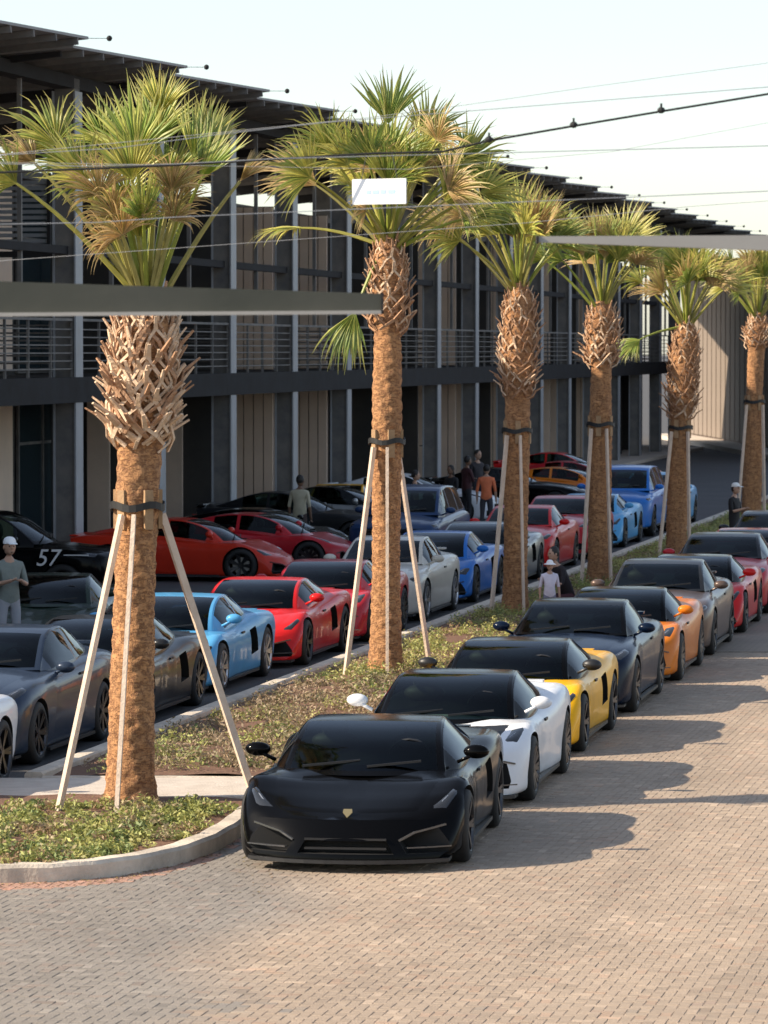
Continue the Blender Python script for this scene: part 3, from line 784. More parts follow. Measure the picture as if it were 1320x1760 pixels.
def build_type(key, T):
    B = Body(T); L = T['L']; parts = []
    me = B.shell(); cut = []
    for st, r, ww in ((T['axles'][0], T['wr'][0], T['ww'][0]), (T['axles'][1], T['wr'][1], T['ww'][1])):
        y = -L/2+st; xo = hermite(T['w'], st)
        for sg in (1, -1):
            a, b_ = sorted((sg*(xo-.36), sg*(xo+.3))); cut.append(cyl_cut(y, r+.005, r+.032, a, b_))
    yf = -L/2
    if T['cuts'] == 'super':
        cut.append(prism_cut([(-.40, .165), (.40, .165), (.34, .275), (-.34, .275)], yf-.4, yf+.2))
        for sg in (1, -1):
            p = [(sg*.50, .165), (sg*.83, .165), (sg*.87, .30), (sg*.80, .385), (sg*.56, .33), (sg*.44, .27)]
            cut.append(prism_cut(p, yf-.4, yf+.33))
        for sg in (1, -1):   # flank intakes ahead of the rear wheels
            a, b_ = sorted((sg*.84, sg*1.2)); m2 = MB()
            y0 = yf+2.72
            v = [(a, y0, .36), (b_, y0, .36), (b_, y0+.34, .40), (a, y0+.34, .40), (a, y0-.10, .70), (b_, y0-.10, .70), (b_, y0+.20, .74), (a, y0+.20, .74)]
            m2.add(v, [(3,2,1,0),(4,5,6,7),(0,1,5,4),(1,2,6,5),(2,3,7,6),(3,0,4,7)])
            c_ = m2.mesh('cut', [M['dark'], M['void']]); c_.polygons.foreach_set('material_index', [1]*6)
            bm = bmesh.new(); bm.from_mesh(c_); bmesh.ops.recalc_face_normals(bm, faces=bm.faces); bm.to_mesh(c_); bm.free(); cut.append(c_)
    elif T['cuts'] == 'curvy':
        cut.append(prism_cut([(-.22, .17), (.22, .17), (.26, .24), (-.26, .24)], yf-.4, yf+.16))
        for sg in (1, -1): cut.append(prism_cut([(sg*.36, .18), (sg*.78, .18), (sg*.84, .40), (sg*.70, .44), (sg*.38, .25)], yf-.4, yf+.33))
    elif T['cuts'] == 'muscle':
        cut.append(prism_cut([(-.62, .42), (.62, .42), (.66, .58), (-.66, .58)], yf-.4, yf+.10))
        cut.append(prism_cut([(-.55, .22), (.55, .22), (.58, .36), (-.58, .36)], yf-.4, yf+.12))
    elif T['cuts'] == 'coupe':
        cut.append(prism_cut([(-.48, .24), (.48, .24), (.42, .52), (-.42, .52)], yf-.4, yf+.15))
        for sg in (1, -1): cut.append(prism_cut([(sg*.56, .22), (sg*.78, .22), (sg*.76, .36), (sg*.56, .36)], yf-.4, yf+.26))
    else:
        cut.append(prism_cut([(-.50, .50), (.50, .50), (.54, .84), (-.54, .84)], yf-.4, yf+.12))
        cut.append(prism_cut([(-.62, .32), (.62, .32), (.56, .44), (-.56, .44)], yf-.4, yf+.12))
    me = boolean(me, cut); me.name = 'body'
    while len(me.materials) < 2: me.materials.append(M['void'])
    # sharp edges where cut: use face-angle based shading
    bm = bmesh.new(); bm.from_mesh(me)
    for e in bm.edges:
        if len(e.link_faces) == 2 and (e.calc_face_angle(0) > R(32) or e.link_faces[0].material_index != e.link_faces[1].material_index): e.smooth = False
    bm.to_mesh(me); bm.free()
    parts.append(('body', me, ['paint', 'void'], None, None))
    cb, cpt = cabin(T)
    parts.append(('roof', weld(cb['roof'], 'roof', [M['dark']]), ['roof'], None, None))
    for k, nm in (('windshield', 'windshield'), ('side_r', 'side_window'), ('side_l', 'side_window'), ('rear_window', 'rear_window')):
        parts.append((nm, weld(cb[k], nm, [M['glass']]), ['glass'], None, None))
    C_ = T['cab']; it = MB(); S_ = np.linspace(C_['s'][0]+.12, C_['s'][1]-.25, 14)
    for a, c in zip(S_, S_[1:]):
        q = []
        for st in (a, c):
            bw_ = C_['bow']*max(0, 1-(st-C_['s'][0])/1.3)
            hw = hermite(C_['yb'], st)*.94; z = max(hermite(T['zc'], st), hermite(C_['zb'], st)-.02)+.012
            q += [(-hw, -L/2+st+bw_*.95, z-.02), (-hw*.5, -L/2+st+bw_*.3, z), (hw*.5, -L/2+st+bw_*.3, z), (hw, -L/2+st+bw_*.95, z-.02)]
        it.add(q, [(0, 1, 5, 4), (1, 2, 6, 5), (2, 3, 7, 6)])
    parts.append(('dashboard', it.mesh('dashboard', [M['dark']]), ['dark'], None, None))
    ss = C_['sf'][0]+(C_['sf'][1]-C_['sf'][0])*.52 if T['cuts'] != 'suv' else 2.45
    zt_ = hermite(C_['zt'], ss); zf = hermite(T['zc'], ss)
    for sg in (1, -1):
        se = MB(); y = -L/2+ss
        se.ball((sg*.36, y, zf+(zt_-zf)*.28), .2, 10, 8, 0, (1.05, .45, (zt_-zf)*1.5)); se.ball((sg*.36, y+.02, zf+(zt_-zf)*.62), .11, 10, 8, 0, (1.1, .5, .8))
        parts.append(('seat', se.mesh('seat', [M['seat']], True), ['seat'], None, None))
    sw = MB(); y = -L/2+ss-.62; zz_w = zf+.03
    sw.tube([(.36+.17*math.cos(a_), y, zz_w+.13*math.sin(a_)) for a_ in np.linspace(0, math.pi, 9)], .014, 6)
    parts.append(('steering_wheel', sw.mesh('steering_wheel', [M['dark']]), ['dark'], None, None))
    wiper = MB()
    w0 = T['cab']['wf'][0]
    for a, c in ((-.5, -.02), (.05, .5)):
        pa = cpt(w0+.03, 5.2, 1); wiper.bar((a, pa.y-.0, pa.z+.03), (c, pa.y+.10, pa.z+.075), .018, .02)
    parts.append(('wiper', wiper.mesh('wiper', [M['dark']]), ['dark'], None, None))
    # doors and bonnet as shallow panels standing a hair proud of the shell
    fd = T['axles'][0]+T['wr'][0]+.22; rd = T['cab']['bp'][0][0]+.1
    for sg in (1, -1):
        p = B.patch([(fd, 1.2), (rd+.1, 1.2), (rd, 4.7), (fd+.12, 4.7)], .004, 8, 8, (sg,), depth=.03)
        parts.append(('door', weld(p, 'door', [M['dark']]), ['paint'], None, None))
    bt = T['cab']['s'][0]
    hq = [(.14, 6.15), (bt-.02, 5.7), (bt+.02, 8), (.10, 8)]
    p = B.patch(hq, .005, 10, 6, (1, -1), depth=.03)
    parts.append(('bonnet', weld(p, 'bonnet', [M['dark']]), ['bonnet'], None, None))
    for sg in (1, -1):
        p = B.patch(T['lamp'], .008, 6, 4, (sg,))
        parts.append(('headlight', weld(p, 'headlight', [M['lamp']]), ['lamp'], None, 'h%d' % sg))
        lq = T['lamp']; cq = [((lq[i][0]*.5+lq[(i+1) % 4][0]*.5)*.5 + sum(q[0] for q in lq)/8 - .0, (lq[i][1]*.5+lq[(i+1) % 4][1]*.5)*.35 + .65*sum(q[1] for q in lq)/4) for i in range(4)]
        st = sum(q[0] for q in lq)/4; tt = sum(q[1] for q in lq)/4
        p = B.patch([(st-.13, tt+.25), (st+.10, tt-.12), (st+.13, tt+.02), (st-.10, tt+.42)], .014, 3, 2, (sg,))
        parts.append(('reflector', weld(p, 'reflector', [M['lamp_bright']]), ['refl'], 'h%d' % sg, None))
        tl = MB(); zt = hermite(T['zs'], L)-.1; a, b_ = sorted((sg*.42, sg*.74)); tl.box(a, b_, L/2-.14, L/2-.012+.02, zt-.06, zt)
        parts.append(('tail_light', tl.mesh('tail_light', [M['tail']]), ['tail'], None, None))
        # mirror: shaped pod on a stalk
        ms, mz = T['mirror']; yw = hermite(T['w'], ms); y = -L/2+ms; m_ = MB()
        cx = sg*(yw+.03); 
        m_.ball((cx-.02*sg, y+.02, mz-.005), .1, 12, 8, 0, (1.12, .72, .66))
        m_.bar((sg*(yw-.15), y+.0, mz-.10), (cx-.02*sg, y, mz-.02), .05, .03)
        parts.append(('mirror', m_.mesh('mirror', [M['dark']], True), ['mirror'], None, None))
    sp_ = MB(); bw = .84
    for k in range(10):
        a = -bw + 2*bw*k/10; c = a + 2*bw/10
        ya = B.bend(0, a, .12).y-.05; yc = B.bend(0, c, .12).y-.05; zb = hermite(T['zb'], 0)-.035
        sp_.add([(a, ya, zb), (c, yc, zb), (c, yc+.25, zb), (a, ya+.25, zb), (a, ya, zb+.03), (c, yc, zb+.03), (c, yc+.25, zb+.03), (a, ya+.25, zb+.03)],
                [(3,2,1,0),(4,5,6,7),(0,1,5,4),(2,3,7,6)] + ([(3,0,4,7)] if k == 0 else []) + ([(1,2,6,5)] if k == 9 else []))
    parts.append(('front_splitter', sp_.mesh('front_splitter', [M['dark']]), ['dark'], None, None))
    for sg in (1, -1):
        sk = MB(); ya, yb_ = -L/2+T['axles'][0]+.42, -L/2+T['axles'][1]-.42; xw = min(hermite(T['w'], 1.6), hermite(T['w'], 2.4))*.97
        sk.bar((sg*(xw+.005), ya, .125 if T['cuts'] != 'suv' else .25), (sg*(xw+.02), yb_, .14 if T['cuts'] != 'suv' else .27), .06, .035)
        parts.append(('side_skirt', sk.mesh('side_skirt', [M['dark']]), ['dark'], None, None))
    for sg in (1, -1):
        hd = MB(); p = B.pt(rd-.22, 3.9, sg); hd.bar(p+Vector((sg*.006, -.09, 0)), p+Vector((sg*.006, .07, .004)), .022, .026)
        parts.append(('door_handle', hd.mesh('door_handle', [M['dark']]), ['dark'], None, None))
    if T['cuts'] in ('super', 'curvy'):  # grey gloss bars added to imitate highlights along the intake ridges
        for sg in (1, -1):
            tr = MB(); pl = [(.44, .27), (.56, .335), (.80, .39)] if T['cuts'] == 'super' else [(.38, .25), (.70, .445), (.83, .41)]
            q = [B.bend(0, sg*y_, z_+.008) + Vector((0, -.004, 0)) for y_, z_ in pl]
            for a_, c_ in zip(q, q[1:]): tr.bar(a_, c_, .02, .016)
            q = [B.bend(0, sg*y_, .215) + Vector((0, .03, 0)) for y_ in (.50, .66, .84)]
            for a_, c_ in zip(q, q[1:]): tr.bar(a_, c_, .05, .012)
            parts.append(('intake_highlight', tr.mesh('intake_highlight', [M['dark']]), ['glint'], None, None))
    gr = MB()
    if T['cuts'] == 'suv': zz = (.55, .80, 5, .48)
    elif T['cuts'] == 'coupe': zz = (.28, .49, 4, .43)
    elif T['cuts'] == 'muscle': zz = (.44, .55, 3, .60)
    else: zz = (.20, .28, 2, .34)
    for k in range(zz[2]):
        z = zz[0]+(zz[1]-zz[0])*k/(zz[2]-1); gr.box(-zz[3], zz[3], yf+.06, yf+.085, z, z+.018)
    parts.append(('grille', gr.mesh('grille', [M['dark']]), ['grille'], None, None))
    # engine-cover slats / rear wing lip
    lip = MB(); e = L; zz_ = hermite(T['zc'], e)+.01; lip.box(-.62, .62, L/2-.22, L/2-.05, zz_, zz_+.03)
    if T.get('wing'):
        lip.box(-.80, .80, L/2-.36, L/2-.12, 1.10, 1.125)
        for sg in (1, -1): lip.box(*sorted((sg*.80, sg*.815)), L/2-.38, L/2-.10, 1.04, 1.17); lip.box(*sorted((sg*.45, sg*.48)), L/2-.30, L/2-.2, .85, 1.10)
    parts.append(('spoiler', lip.mesh('spoiler', [M['dark']]), ['paint'], None, None))
    for ai in (0, 1):
        wm = wheel_meshes(T['wr'][ai], T['ww'][ai], T['spokes']); y = -L/2+T['axles'][ai]; xo = hermite(T['w'], T['axles'][ai])-T['ww'][ai]/2-.01
        for sg in (1, -1):
            parts.append(('wheel', wm[0], ['tyre'], None, ('w', ai, sg, (sg*xo, y, T['wr'][ai]), 0 if sg > 0 else math.pi)))
            parts.append(('rim', wm[1], ['rim'], ('w', ai, sg), None)); parts.append(('brake_disc', wm[2], ['disc'], ('w', ai, sg), None))
    PROTO[key] = (parts, B)
build_type('super', SUPER)
build_type('coupe', COUPE)
build_type('suv', SUVT)
build_type('sedan', scaled(COUPE, 1.07))
build_type('curvy', variant(SUPER, .02, .07, .03, .02, lean=.08, plan=.36, spokes=10, cuts='curvy', lamp=[(.30, 5.0), (.78, 4.9), (.74, 5.75), (.36, 5.9)]))
build_type('winged', variant(SUPER, -.01, .02, -.02, .04, spokes=7, cuts='super', lamp=[(.12, 4.7), (.50, 4.6), (.46, 5.5), (.14, 6.4)]))
build_type('muscle', variant(COUPE, .01, .05, .02, .03, spokes=5, lean=.02, plan=.18, cuts='muscle', lamp=[(.10, 4.4), (.34, 4.3), (.34, 4.95), (.12, 5.3)]))

def car(name, kind, loc, rz, colour, label, cat='car', roof=None, bonnet=None, mirror=None, rim='rim', group=None):
    root = thing(name, label, cat, loc, rz, group)
    key = {'glint': M['glint'], 'seat': M['seat'], 'paint': colour, 'roof': roof or colour, 'bonnet': bonnet or colour, 'void': M['void'], 'glass': M['glass'], 'dark': M['dark'],
           'lamp': M['lamp'], 'refl': M['lamp_bright'], 'tail': M['tail'], 'mirror': mirror or colour, 'grille': M['dark'], 'tyre': M['tyre'], 'rim': M[rim], 'disc': M['disc']}
    reg = {}
    for nm, me, slots, par, meta in PROTO[kind][0]:
        p = root if par is None else reg[par]
        o = link(nm, me, p)
        if isinstance(meta, tuple): o.location = meta[3]; o.rotation_euler = (0, 0, meta[4]); reg[('w', meta[1], meta[2])] = o
        elif isinstance(meta, str): reg[meta] = o
        for i, s in enumerate(slots):
            o.material_slots[i].link = 'OBJECT'; o.material_slots[i].material = key[s]
    return root
PC = {
 'black': paint('black', (.0025, .0025, .0028), .16, 0, .25), 'white': paint('white', (.78, .79, .81), .3), 'yellow': paint('yellow', (.92, .46, .002), .35),
 'navy': paint('navy', (.003, .009, .026), .22, 0, .5), 'orange': paint('orange', (.72, .20, .015), .3), 'bronze': paint('bronze', (.12, .085, .07), .3, .3),
 'silver': paint('silver', (.34, .35, .35), .3, .6), 'red': paint('red', (.62, .015, .015), .28), 'redb': paint('crimson', (.48, .02, .03), .28),
 'slate': paint('slate', (.03, .045, .075), .3, .2), 'lblue': paint('light_blue', (.10, .38, .68), .3), 'blue': paint('blue', (.02, .16, .52), .28),
 'dgrey': paint('dark_grey', (.022, .023, .025), .3, .2), 'dblue': paint('deep_blue', (.02, .05, .13), .3), 'orred': paint('orange_red', (.60, .035, .015), .3),
 'cream': paint('cream', (.62, .58, .50), .3), 'dgreen': paint('dark_green', (.02, .035, .025), .25)}
YR = -math.atan(.175)
def rowR(d):
    x = .17*d - 6.45 + max(0, .0125*(d-45)); return (x, d, 0)
G1 = None
c1 = car('sports_car', 'super', (-.07, 37.05, 0), R(-7), PC['black'], 'black low wedge sports car with gold badge, first in the row beside the kerb', group='cars parked along the street kerb')
PC['black'].node_tree.nodes['Principled BSDF'].inputs['IOR'].default_value = 1.22
c1.scale = (1.045, 1, .985)
bd = MB(); B_ = PROTO['super'][1]; pp = B_.pt(.09, 8); 
bd.add([(-.035, 0, .045), (.035, 0, .045), (.04, 0, .01), (.0, 0, -.045), (-.04, 0, .01), (-.035, -.012, .045), (.035, -.012, .045), (.04, -.012, .01), (0, -.012, -.045), (-.04, -.012, .01)],
       [(0,1,2,3,4), (9,8,7,6,5), (0,5,6,1), (1,6,7,2), (2,7,8,3), (3,8,9,4), (4,9,5,0)])
o = bd.link('badge', M['gold'], c1); o.location = (0, pp.y+.0, pp.z+.018); o.rotation_euler = (R(-38), 0, 0)
car('sports_car', 'curvy', (rowR(41.95)[0]+.09, 41.95, 0), YR+.01, PC['white'], 'white sports car with black roof and black bonnet, directly behind the black wedge car', roof=M['dark'] if 0 else PC['black'], bonnet=M['dark'], rim='rim', group='cars parked along the street kerb')
car('sports_car', 'super', rowR(46.9), YR, PC['yellow'], 'yellow sports car with black roof behind the white one', roof=PC['black'], bonnet=PC['black'], mirror=M['dark'], group='cars parked along the street kerb')
car('sports_car', 'coupe', rowR(51.95), YR, PC['navy'], 'navy blue coupe with dark bonnet between the yellow and the orange car', roof=PC['black'], group='cars parked along the street kerb')
car('sports_car', 'curvy', rowR(56.7), YR, PC['orange'], 'orange sports car with black roof in the kerbside row', roof=PC['black'], group='cars parked along the street kerb')
car('sports_car', 'muscle', rowR(61.4), YR, PC['bronze'], 'bronze grey coupe behind the orange sports car', roof=PC['dgrey'], group='cars parked along the street kerb')
car('sports_car', 'super', rowR(66.1), YR, PC['red'], 'bright red sports car with black roof directly behind the bronze coupe', roof=PC['black'], group='cars parked along the street kerb')
car('sports_car', 'coupe', rowR(70.9), YR, PC['redb'], 'crimson coupe with dark roof two places behind the bronze coupe', roof=PC['dgrey'], group='cars parked along the street kerb')
car('sports_car', 'super', rowR(75.8), YR, PC['red'], 'red sports car with red roof, last but one of the kerbside row', group='cars parked along the street kerb')
car('sports_car', 'coupe', rowR(80.6), YR, PC['dgrey'], 'dark grey coupe at the far end of the kerbside row', group='cars parked along the street kerb')
YL = -ANG
def rowL(d, off=0): return (.19*d - 13.05 + off, d, 0)
car('sports_car', 'super', rowL(40.75, .2), YL, PC['white'], 'white sports car cut by the left edge of the picture, nearest in the car park', group='cars lined up inside the car park')
car('suv', 'sedan', rowL(45.6), YL, PC['slate'], 'slate blue hatchback with dark windscreen left of the front palm trunk', cat='car', group='cars lined up inside the car park')
car('sports_car', 'winged', rowL(50.2), YL, PC['dgrey'], 'dark grey sports car half hidden behind the front palm trunk', group='cars lined up inside the car park')
car('sports_car', 'winged', rowL(54.8, -.15), YL, PC['lblue'], 'light blue sports car between the dark grey and the red car', rim='rim_silver', group='cars lined up inside the car park')
car('sports_car', 'super', rowL(59.4), YL, PC['red'], 'red sports car directly behind the light blue one', group='cars lined up inside the car park')
car('sports_car', 'curvy', rowL(64.1), YL, PC['redb'], 'deep red sports car just left of the second palm trunk', group='cars lined up inside the car park')
car('sports_car', 'muscle', rowL(69.0), YL, PC['cream'], 'cream white coupe right of the second palm trunk', rim='rim_silver', group='cars lined up inside the car park')
car('sports_car', 'winged', rowL(73.8), YL, PC['blue'], 'bright blue sports car between the cream coupe and the third palm', group='cars lined up inside the car park')
car('sports_car', 'super', rowL(78.6), YL, PC['silver'], 'silver sports car behind the bright blue one', group='cars lined up inside the car park')
car('sports_car', 'coupe', rowL(83.6), YL, PC['red'], 'red coupe between the third and fourth palm trunks', group='cars lined up inside the car park')
car('sports_car', 'coupe', rowL(89.0), YL, PC['redb'], 'crimson coupe behind the fourth palm trunk', group='cars lined up inside the car park')
car('sports_car', 'super', rowL(94), YL, PC['lblue'], 'pale blue sports car right of the fourth palm', group='cars lined up inside the car park')
car('suv', 'suv', rowL(99.5), YL, PC['blue'], 'blue sport utility vehicle between the fourth and fifth palms', cat='suv', group='cars lined up inside the car park')
# lane behind the near row
car('sports_car', 'super', (.19*60.5-16.45, 60.5, 0), YL+.15, PC['dgreen'], 'very dark green sports car behind the man in the grey shirt')
car('suv', 'suv', (.19*85-14.6-1.0, 85, 0), YL, PC['dblue'], 'deep blue sport utility vehicle seen past the second palm', cat='suv')
# second row, noses pointing at the street
YP = R(90) - ANG
def row2(d, v): 
    return (.19*d + v, d, 0)
s57 = car('suv', 'suv', row2(72.2, -20.6), YP, PC['black'], 'black sport utility vehicle with white 57 on its flank at the left edge', cat='suv')
tcv = bpy.data.curves.new('number', 'FONT'); tcv.body = '57'; tcv.size = .42; tcv.extrude = .004; tcv.shear = .25; tcv.align_x = 'CENTER'; tcv.materials.append(M['paintwhite'])
tmpo = bpy.data.objects.new('t', tcv); COL.objects.link(tmpo); bpy.context.view_layer.update()
nme = bpy.data.meshes.new_from_object(tmpo.evaluated_get(bpy.context.evaluated_depsgraph_get())); bpy.data.objects.remove(tmpo)
to = link('number', nme, s57); to.location = (-.985, -1.2, .72); to.rotation_euler = (R(90), 0, R(-90))
st_ = MB(); st_.box(-.978, -.966, -1.95, -1.5, .90, .918); st_.link('stripe', M['paintwhite'], s57)
car('sports_car', 'winged', row2(79.6, -19.0), YP, PC['orred'], 'deep orange-red wedge sports car seen from the side behind the front palm', group='cars parked nose out before the building')
car('sports_car', 'curvy', row2(82.6, -18.3), YP, PC['redb'], 'crimson sports car in profile just behind the deep orange-red one', group='cars parked nose out before the building')
car('sports_car', 'super', row2(85.6, -18.9), YP, PC['black'], 'glossy black sports car in profile behind the orange-red one', group='cars parked nose out before the building')
car('sports_car', 'muscle', row2(91.2, -19.2), YP, PC['dgrey'], 'dark grey coupe in profile behind the glossy black sports car', group='cars parked nose out before the building')
car('sports_car', 'coupe', row2(95.6, -19.0), YP, PC['silver'], 'silver grey coupe in profile behind the person in the pale shirt', roof=PC['black'], group='cars parked nose out before the building')
car('sports_car', 'super', row2(100.6, -20.2), YL+.1, PC['yellow'], 'small distant yellow sports car beside the building', group='cars parked nose out before the building')
car('sports_car', 'coupe', row2(110.5, -17.6), YP, PC['black'], 'distant black coupe behind the group of people', group='cars parked nose out before the building')
car('sports_car', 'coupe', row2(105.5, -19.3), YP, PC['white'], 'distant white coupe in profile right of the second palm', group='cars parked nose out before the building')
car('sports_car', 'curvy', row2(121, -17.4), YP, PC['redb'], 'distant crimson sports car in profile behind the third palm', group='cars parked nose out before the building')
car('sports_car', 'super', row2(115.4, -16.9), YP, PC['orange'], 'distant orange sports car in profile between third and fourth palms', group='cars parked nose out before the building')
car('sports_car', 'coupe', row2(127, -18.4), YP, PC['red'], 'farthest red coupe in profile between third and fourth palms', group='cars parked nose out before the building')

car('sports_car', 'muscle', row2(105, -13.0), YL, PC['lblue'], 'distant pale blue muscle car behind the blue sport utility vehicle')
car('sports_car', 'curvy', row2(111.5, -14.2), YL, PC['redb'], 'small dark crimson car in the lane by the group of people')

# ---------------------------------------------------------------- palms
def frond(base, hub, R_, spread, nrm, kind, r, droop=.35, nl=42):
    R_ *= 1.04
    base = Vector(base); hub = Vector(hub); v = []; f = []; c = []
    p = (hub-base); plen = p.length; up0 = Vector((0, 0, 1))
    mid = base.lerp(hub, .55) + Vector((0, 0, plen*.10)); 
    pts = []
    for i in range(7):
        t = i/6; pts.append(base*(1-t)**2 + mid*2*t*(1-t) + hub*t*t)
    dirn = (pts[-1]-pts[-2]).normalized()
    s = dirn.cross(Vector(nrm)).normalized(); n = s.cross(dirn).normalized()
    pet = MB(); pet.tube(pts, [.034-.019*i/6 for i in range(7)], 5)
    v += [Vector(q) for q in pet.v]; f += pet.f
    pc = {'g': (.36, .42, .07), 'y': (.48, .46, .10), 'b': (.46, .42, .14)}[kind]
    c += [(*pc, 1)]*len(pet.f)
    dphi = 2*spread/nl
    for k in range(nl):
        if r.random() < .07: continue
        ph = -spread + dphi*(k+.5+r.uniform(-.25, .25)); d = (dirn*math.cos(ph) + s*math.sin(ph)).normalized()
        L = R_*(.68+.32*math.cos(ph*.8))*r.uniform(.70, 1.12)
        side = d.cross(n).normalized(); cur = hub.copy(); dd = d.copy(); seg = 6; b0 = len(v)
        fold = .012*(1 if k % 2 else -1); dr = droop*r.uniform(.5, 2.0); tw = r.uniform(-.5, .5)
        for i in range(seg+1):
            t = i/seg; rr = L*t
            wd = min(rr*dphi*.5+.003, .018) if t < .42 else .018*(1-((t-.42)/.58)**1.2)+.0014
            wd *= R_/.8
            nn = side.cross(dd).normalized()
            v += [cur-side*wd+nn*0, cur+nn*fold*math.sin(min(1, t*1.4)*math.pi), cur+side*wd]
            dd = (dd + Vector((0, 0, -1))*dr*(t**1.5)*.42 + side*tw*.2*t).normalized(); cur = cur + dd*L/seg
        q = r.random(); k_ = r.uniform(.75, 1.3)
        if kind == 'g': bc_ = (.24, .33, .06) if q < .55 else (.46, .48, .11)
        elif kind == 'y': bc_ = (.62, .58, .14) if q < .65 else (.36, .42, .09)
        else: bc_ = (.66, .47, .22) if q < .7 else (.50, .42, .15)
        for i in range(seg):
            a = b0+i*3
            f += [(a, a+1, a+4, a+3), (a+1, a+2, a+5, a+4)]
            tt = i/seg; tip = max(0, (tt-.6)/.4)*(.7 if kind != 'b' else .2)
            cc = tuple(bc_[j]*k_*(1-tip) + (.42, .32, .15)[j]*tip for j in range(3))
            c += [(*cc, 1)]*2
    me = mesh('frond', v, f, [M['frond']]); colour_mesh(me, c); return me
def make_boot(r, pale):
    """old leaf base: two flat arms that wrap the trunk and join in a cut stub"""
    b = MB(); h = r.uniform(.13, .19); o = r.uniform(.09, .15); w = r.uniform(.022, .034)
    tip = Vector((r.uniform(-.02, .02), o, h*.5)); end = Vector((tip.x*1.5, o+r.uniform(.08, .16), h*.5+r.uniform(.05, .12)))
    for sg in (-1, 1):
        ft = Vector((sg*r.uniform(.10, .14), -.02, -h*.7)); md = ft.lerp(tip, .5) + Vector((sg*.02, .035, -.01))
        b.bar(ft, md, w*.9, .018, up=(0, 1, 0), w2=w); b.bar(md, tip, w, .018, up=(0, 1, 0), w2=w*1.1)
    b.bar(tip - Vector((0, .02, .02)), end, w*1.7, .026, up=(0, 0, 1), w2=w*.9, h2=.014)
    return b.mesh('leaf_base', [M['boot_pale' if pale else 'boot']])
rbt = random.Random(21)
BOOTS = [make_boot(rbt, k < 6) for k in range(12)]
def palm(label, x, y, d, hubx, ztop, z0, nboot, bulge, fronds, seed, r_base=.235, r_top=.19, ring=3.0, stakes=(), rmul=1.0, bsz=.85, pale=.35):
    r = random.Random(seed); base = Vector(((x-660)*d/F, d, .1)); top_off = Vector(((hubx-x)*d/F, 0, 0))
    root = thing('palm_tree', label, 'palm tree', base, 0, 'staked palms in the long planting bed')
    def ax(z): t = z/ztop; return top_off*(t**1.6) + Vector((0, 0, z))
    def rad(z):
        t = z/ztop; q = r_base + (r_top-r_base)*t + .05*math.exp(-z/.18)
        if z > z0-.1: q += bulge*math.sin(min(1, (z-z0+.1)/(ztop-z0+.1))*math.pi)**.8*.5
        if z > ztop-.35: q *= 1-.45*((z-ztop+.35)/.35)
        return q
    nz, na = int(ztop*26), 40; v = []
    for i in range(nz+1):
        z = ztop*i/nz; p = ax(z); rr = rad(z)
        for k in range(na):
            a = k*2*math.pi/na
            s_ = .006*math.sin(z*38 + 2*math.sin(a*3+seed)) + .005*math.sin(a*7+z*9+seed) + .006*r.uniform(-1, 1) + .012*math.sin(a*2+z*1.7+seed)
            v.append((p.x+(rr+s_)*math.cos(a), p.y+(rr+s_)*math.sin(a), p.z - (.12 if i == 0 else 0)))
    f = [(i*na+k, i*na+(k+1) % na, (i+1)*na+(k+1) % na, (i+1)*na+k) for i in range(nz) for k in range(na)] + [tuple(nz*na+k for k in range(na))]
    link('trunk', mesh('trunk', v, f, [M['trunk']], True), root)
    for k in range(nboot):
        t = (k+.5)/nboot; z = z0 + (ztop-.12-z0)*t; a = k*2.39996 + r.uniform(-.25, .25); rr = rad(z)-.03; p = ax(z)
        o = link('leaf_base', BOOTS[r.randrange(6) if r.random() < pale else 6+r.randrange(6)], root)
        el = R(r.uniform(-14, 8)) + t*R(42); s = r.uniform(.85, 1.2)*bsz*(1.12-.35*t)
        o.location = (p.x+rr*math.cos(a), p.y+rr*math.sin(a), z); o.rotation_euler = (el, r.uniform(-.25, .25), a-math.pi/2+r.uniform(-.35, .35)); o.scale = (s, s, s)
    for k, fr in enumerate(fronds):
        dx, dy, dz, R_, kind, spread, droop = fr
        bp = ax(ztop-.1) + Vector((dx*.06, dy*.06, r.uniform(-.15, .05)))
        hub = ax(ztop) + Vector((dx, dy, dz))
        dirn = hub-bp
        nrm = Vector((r.uniform(-.5, .5), -1+r.uniform(-.2, .5), r.uniform(.1, .9))) if abs(dirn.z) > .5*abs(dirn.length) else Vector((r.uniform(-.3, .3), r.uniform(-.7, 0), 1))
        me = frond(bp, hub, R_, R(spread), nrm, kind, r, droop)
        link('frond', me, root)
    # support stakes tied under a black strap, with short battens between
    zr = ring
    if stakes:
        st = MB(); n = 24; q = rad(zr)+.05; p = ax(zr)
        prof = [(0, -.035), (.012, -.035), (.012, .035), (0, .035)]
        vv = [(p.x+(q+a)*math.cos(k*2*math.pi/n), p.y+(q+a)*math.sin(k*2*math.pi/n), zr+b_+.02*math.sin(k)) for k in range(n) for a, b_ in prof]
        st.add(vv, [(k*4+j, ((k+1) % n)*4+j, ((k+1) % n)*4+(j+1) % 4, k*4+(j+1) % 4) for k in range(n) for j in range(4)])
        st.link('strap', M['strap'], root)
        for k in range(5):
            a = k*2*math.pi/5+.5+seed; rr = rad(zr)+.012
            b = MB(); pz = ax(zr); c = Vector((pz.x+rr*math.cos(a), pz.y+rr*math.sin(a), zr))
            b.bar(c-Vector((0, 0, .22)), c+Vector((0, 0, .16)), .09, .04, up=(math.cos(a), math.sin(a), 0)); b.link('batten', M['batten'], root)
        for (dx, dy) in stakes:
            a = math.atan2(dy, dx); pz = ax(zr-.12); rr = rad(zr)+.07
            b = MB(); b.bar((dx, dy, -.05), (pz.x+rr*math.cos(a), pz.y+rr*math.sin(a), zr-.08), .07, .04, up=(math.cos(a+1.57), math.sin(a+1.57), 0)); b.link('stake', M['stake'], root)
    return root
K1 = 177.
